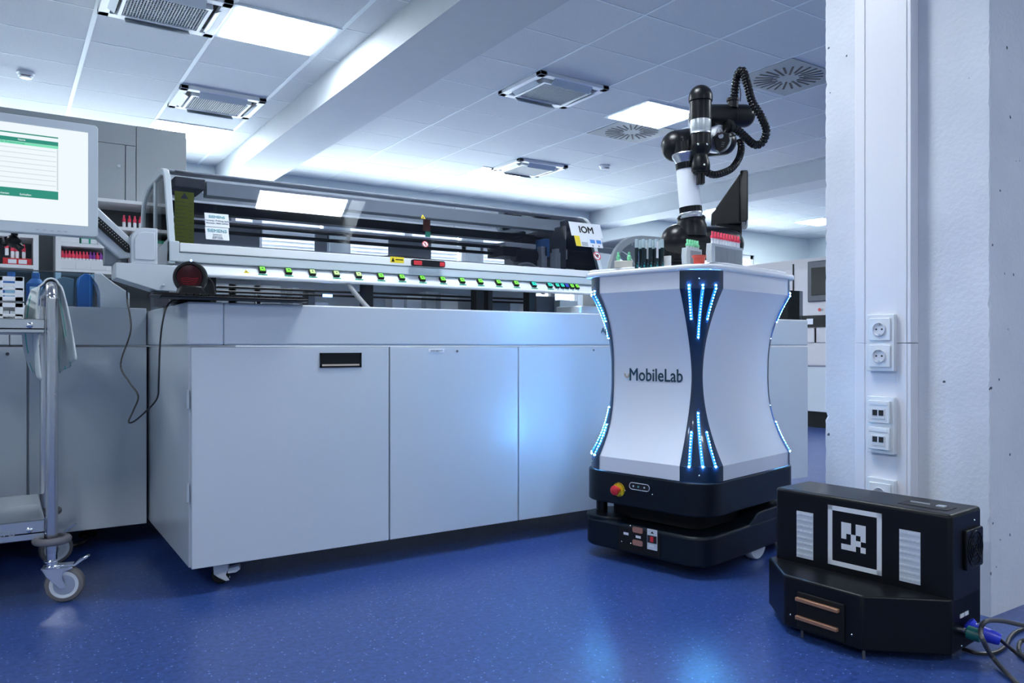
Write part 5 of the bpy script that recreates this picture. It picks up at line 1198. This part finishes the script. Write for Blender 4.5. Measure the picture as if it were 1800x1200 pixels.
k = MB(); k.tube(spline([at(2500, 1100, z=.006), at(2150, 1140, z=.006), at(1960, 1120, z=.012), at(1850, 1108, z=.05), at(1800, 1099, z=.07), at(1760, 1091, z=.095), at(1733, 1092, z=.11), at(1724, 1106, d=1.93), at(1728, 1125, d=1.88), at(1745, 1155, z=.02), at(1775, 1188, z=.007), at(1810, 1220, z=.006), at(1900, 1290, z=.006), at(2080, 1300, z=.006), at(2500, 1180, z=.006)], 10), .0058, 10)
tag(k.build('grey_cable', 'cable_grey', origin=at(1745, 1155, z=.02)), 'dark grey cable arching in front of the blue plug', 'cable')
k = MB(); k.tube(spline([at(1850, 1110, z=.03), at(1812, 1122, z=.03), at(1794, 1128, z=.02), at(1792, 1145, z=.01), at(1810, 1160, z=.006), at(1850, 1175, z=.006), at(1960, 1190, z=.006), at(2300, 1150, z=.006)], 8), .0055, 8)
tag(k.build('grey_cable', 'cable_grey', origin=at(1794, 1128, z=.02)), 'grey cable loop at the right edge of the floor', 'cable')

# ------------------------------------------------------------------ white analyser in the right background
wa = thing('white_analyzer', 'large off-white analyser with a dark window, right background', 'laboratory analyzer', (7.2, 5.2, 0))
AX = 6.6
def ay(px): return at(px, 600, X=AX).y
def az(px, py): return at(px, py, X=AX).z
y_r, y_l = ay(1475), ay(1240)
mat('offwhite', (.60, .58, .60), .4)
k = MB(); k.prism([(AX, az(1435, 553)), (AX, az(1435, 470)), (AX+.10, az(1435, 450)), (AX+.9, az(1435, 450)), (AX+.9, .6), (AX, .6)], y_r, y_l, fr=lambda p, q_, t_: (p, t_, q_)); k.build('upper_body', 'offwhite', wa, bevel=.02, seg=3)
yw0, yw1 = ay(1472), ay(1421)
k = MB(); k.box(AX-.02, AX+.001, yw0, yw1, az(1440, 530), az(1440, 458)); win = k.build('window_frame', 'dark_steel', wa, bevel=.02)
k = MB(); k.box(AX-.026, AX-.0201, yw0+.03, yw1-.05, az(1440, 519), az(1440, 470)); k.build('window_glass', 'black_gloss', win)
k = MB(); k.box(AX-.006, AX, y_r, y_l, az(1435, 575), az(1435, 554)); k.box(AX-.008, AX+.001, ay(1396), ay(1394), az(1435, 553), az(1435, 460)); k.build('dark_band', 'black', wa)
q = MB(); q.box(AX-.010, AX-.006, ay(1430), ay(1419), az(1424, 570), az(1424, 560)); q.build('paper_label', 'label_white', wa)
k = MB(); k.box(AX, AX+.9, y_r, y_l, az(1435, 603), az(1435, 575)); k.box(AX-.01, AX+.0, y_r, ay(1434)-.01, az(1435, 602), az(1435, 576)); k.box(AX-.01, AX, ay(1434)+.01, y_l, az(1435, 602), az(1435, 576)); k.build('drawer_row', 'offwhite', wa, bevel=.004)
k = MB(); k.box(AX+.02, AX+.9, y_r, y_l, .16, az(1435, 606)); k.build('lower_body', 'cab_side', wa, bevel=.004)
k = MB(); k.box(AX+.08, AX+.85, y_r+.05, y_l-.05, .0, .16); k.build('plinth', 'black', wa)
k = MB(); k.cyl((AX-.001, ay(1441), az(1441, 544)), (AX-.006, ay(1441), az(1441, 544)), .016, n=16, m=0); k.cyl((AX-.001, ay(1446), az(1441, 544)), (AX-.006, ay(1446), az(1441, 544)), .009, n=12, m=1); k.build('emblem', ['brick_red', 'grey_text'], wa)
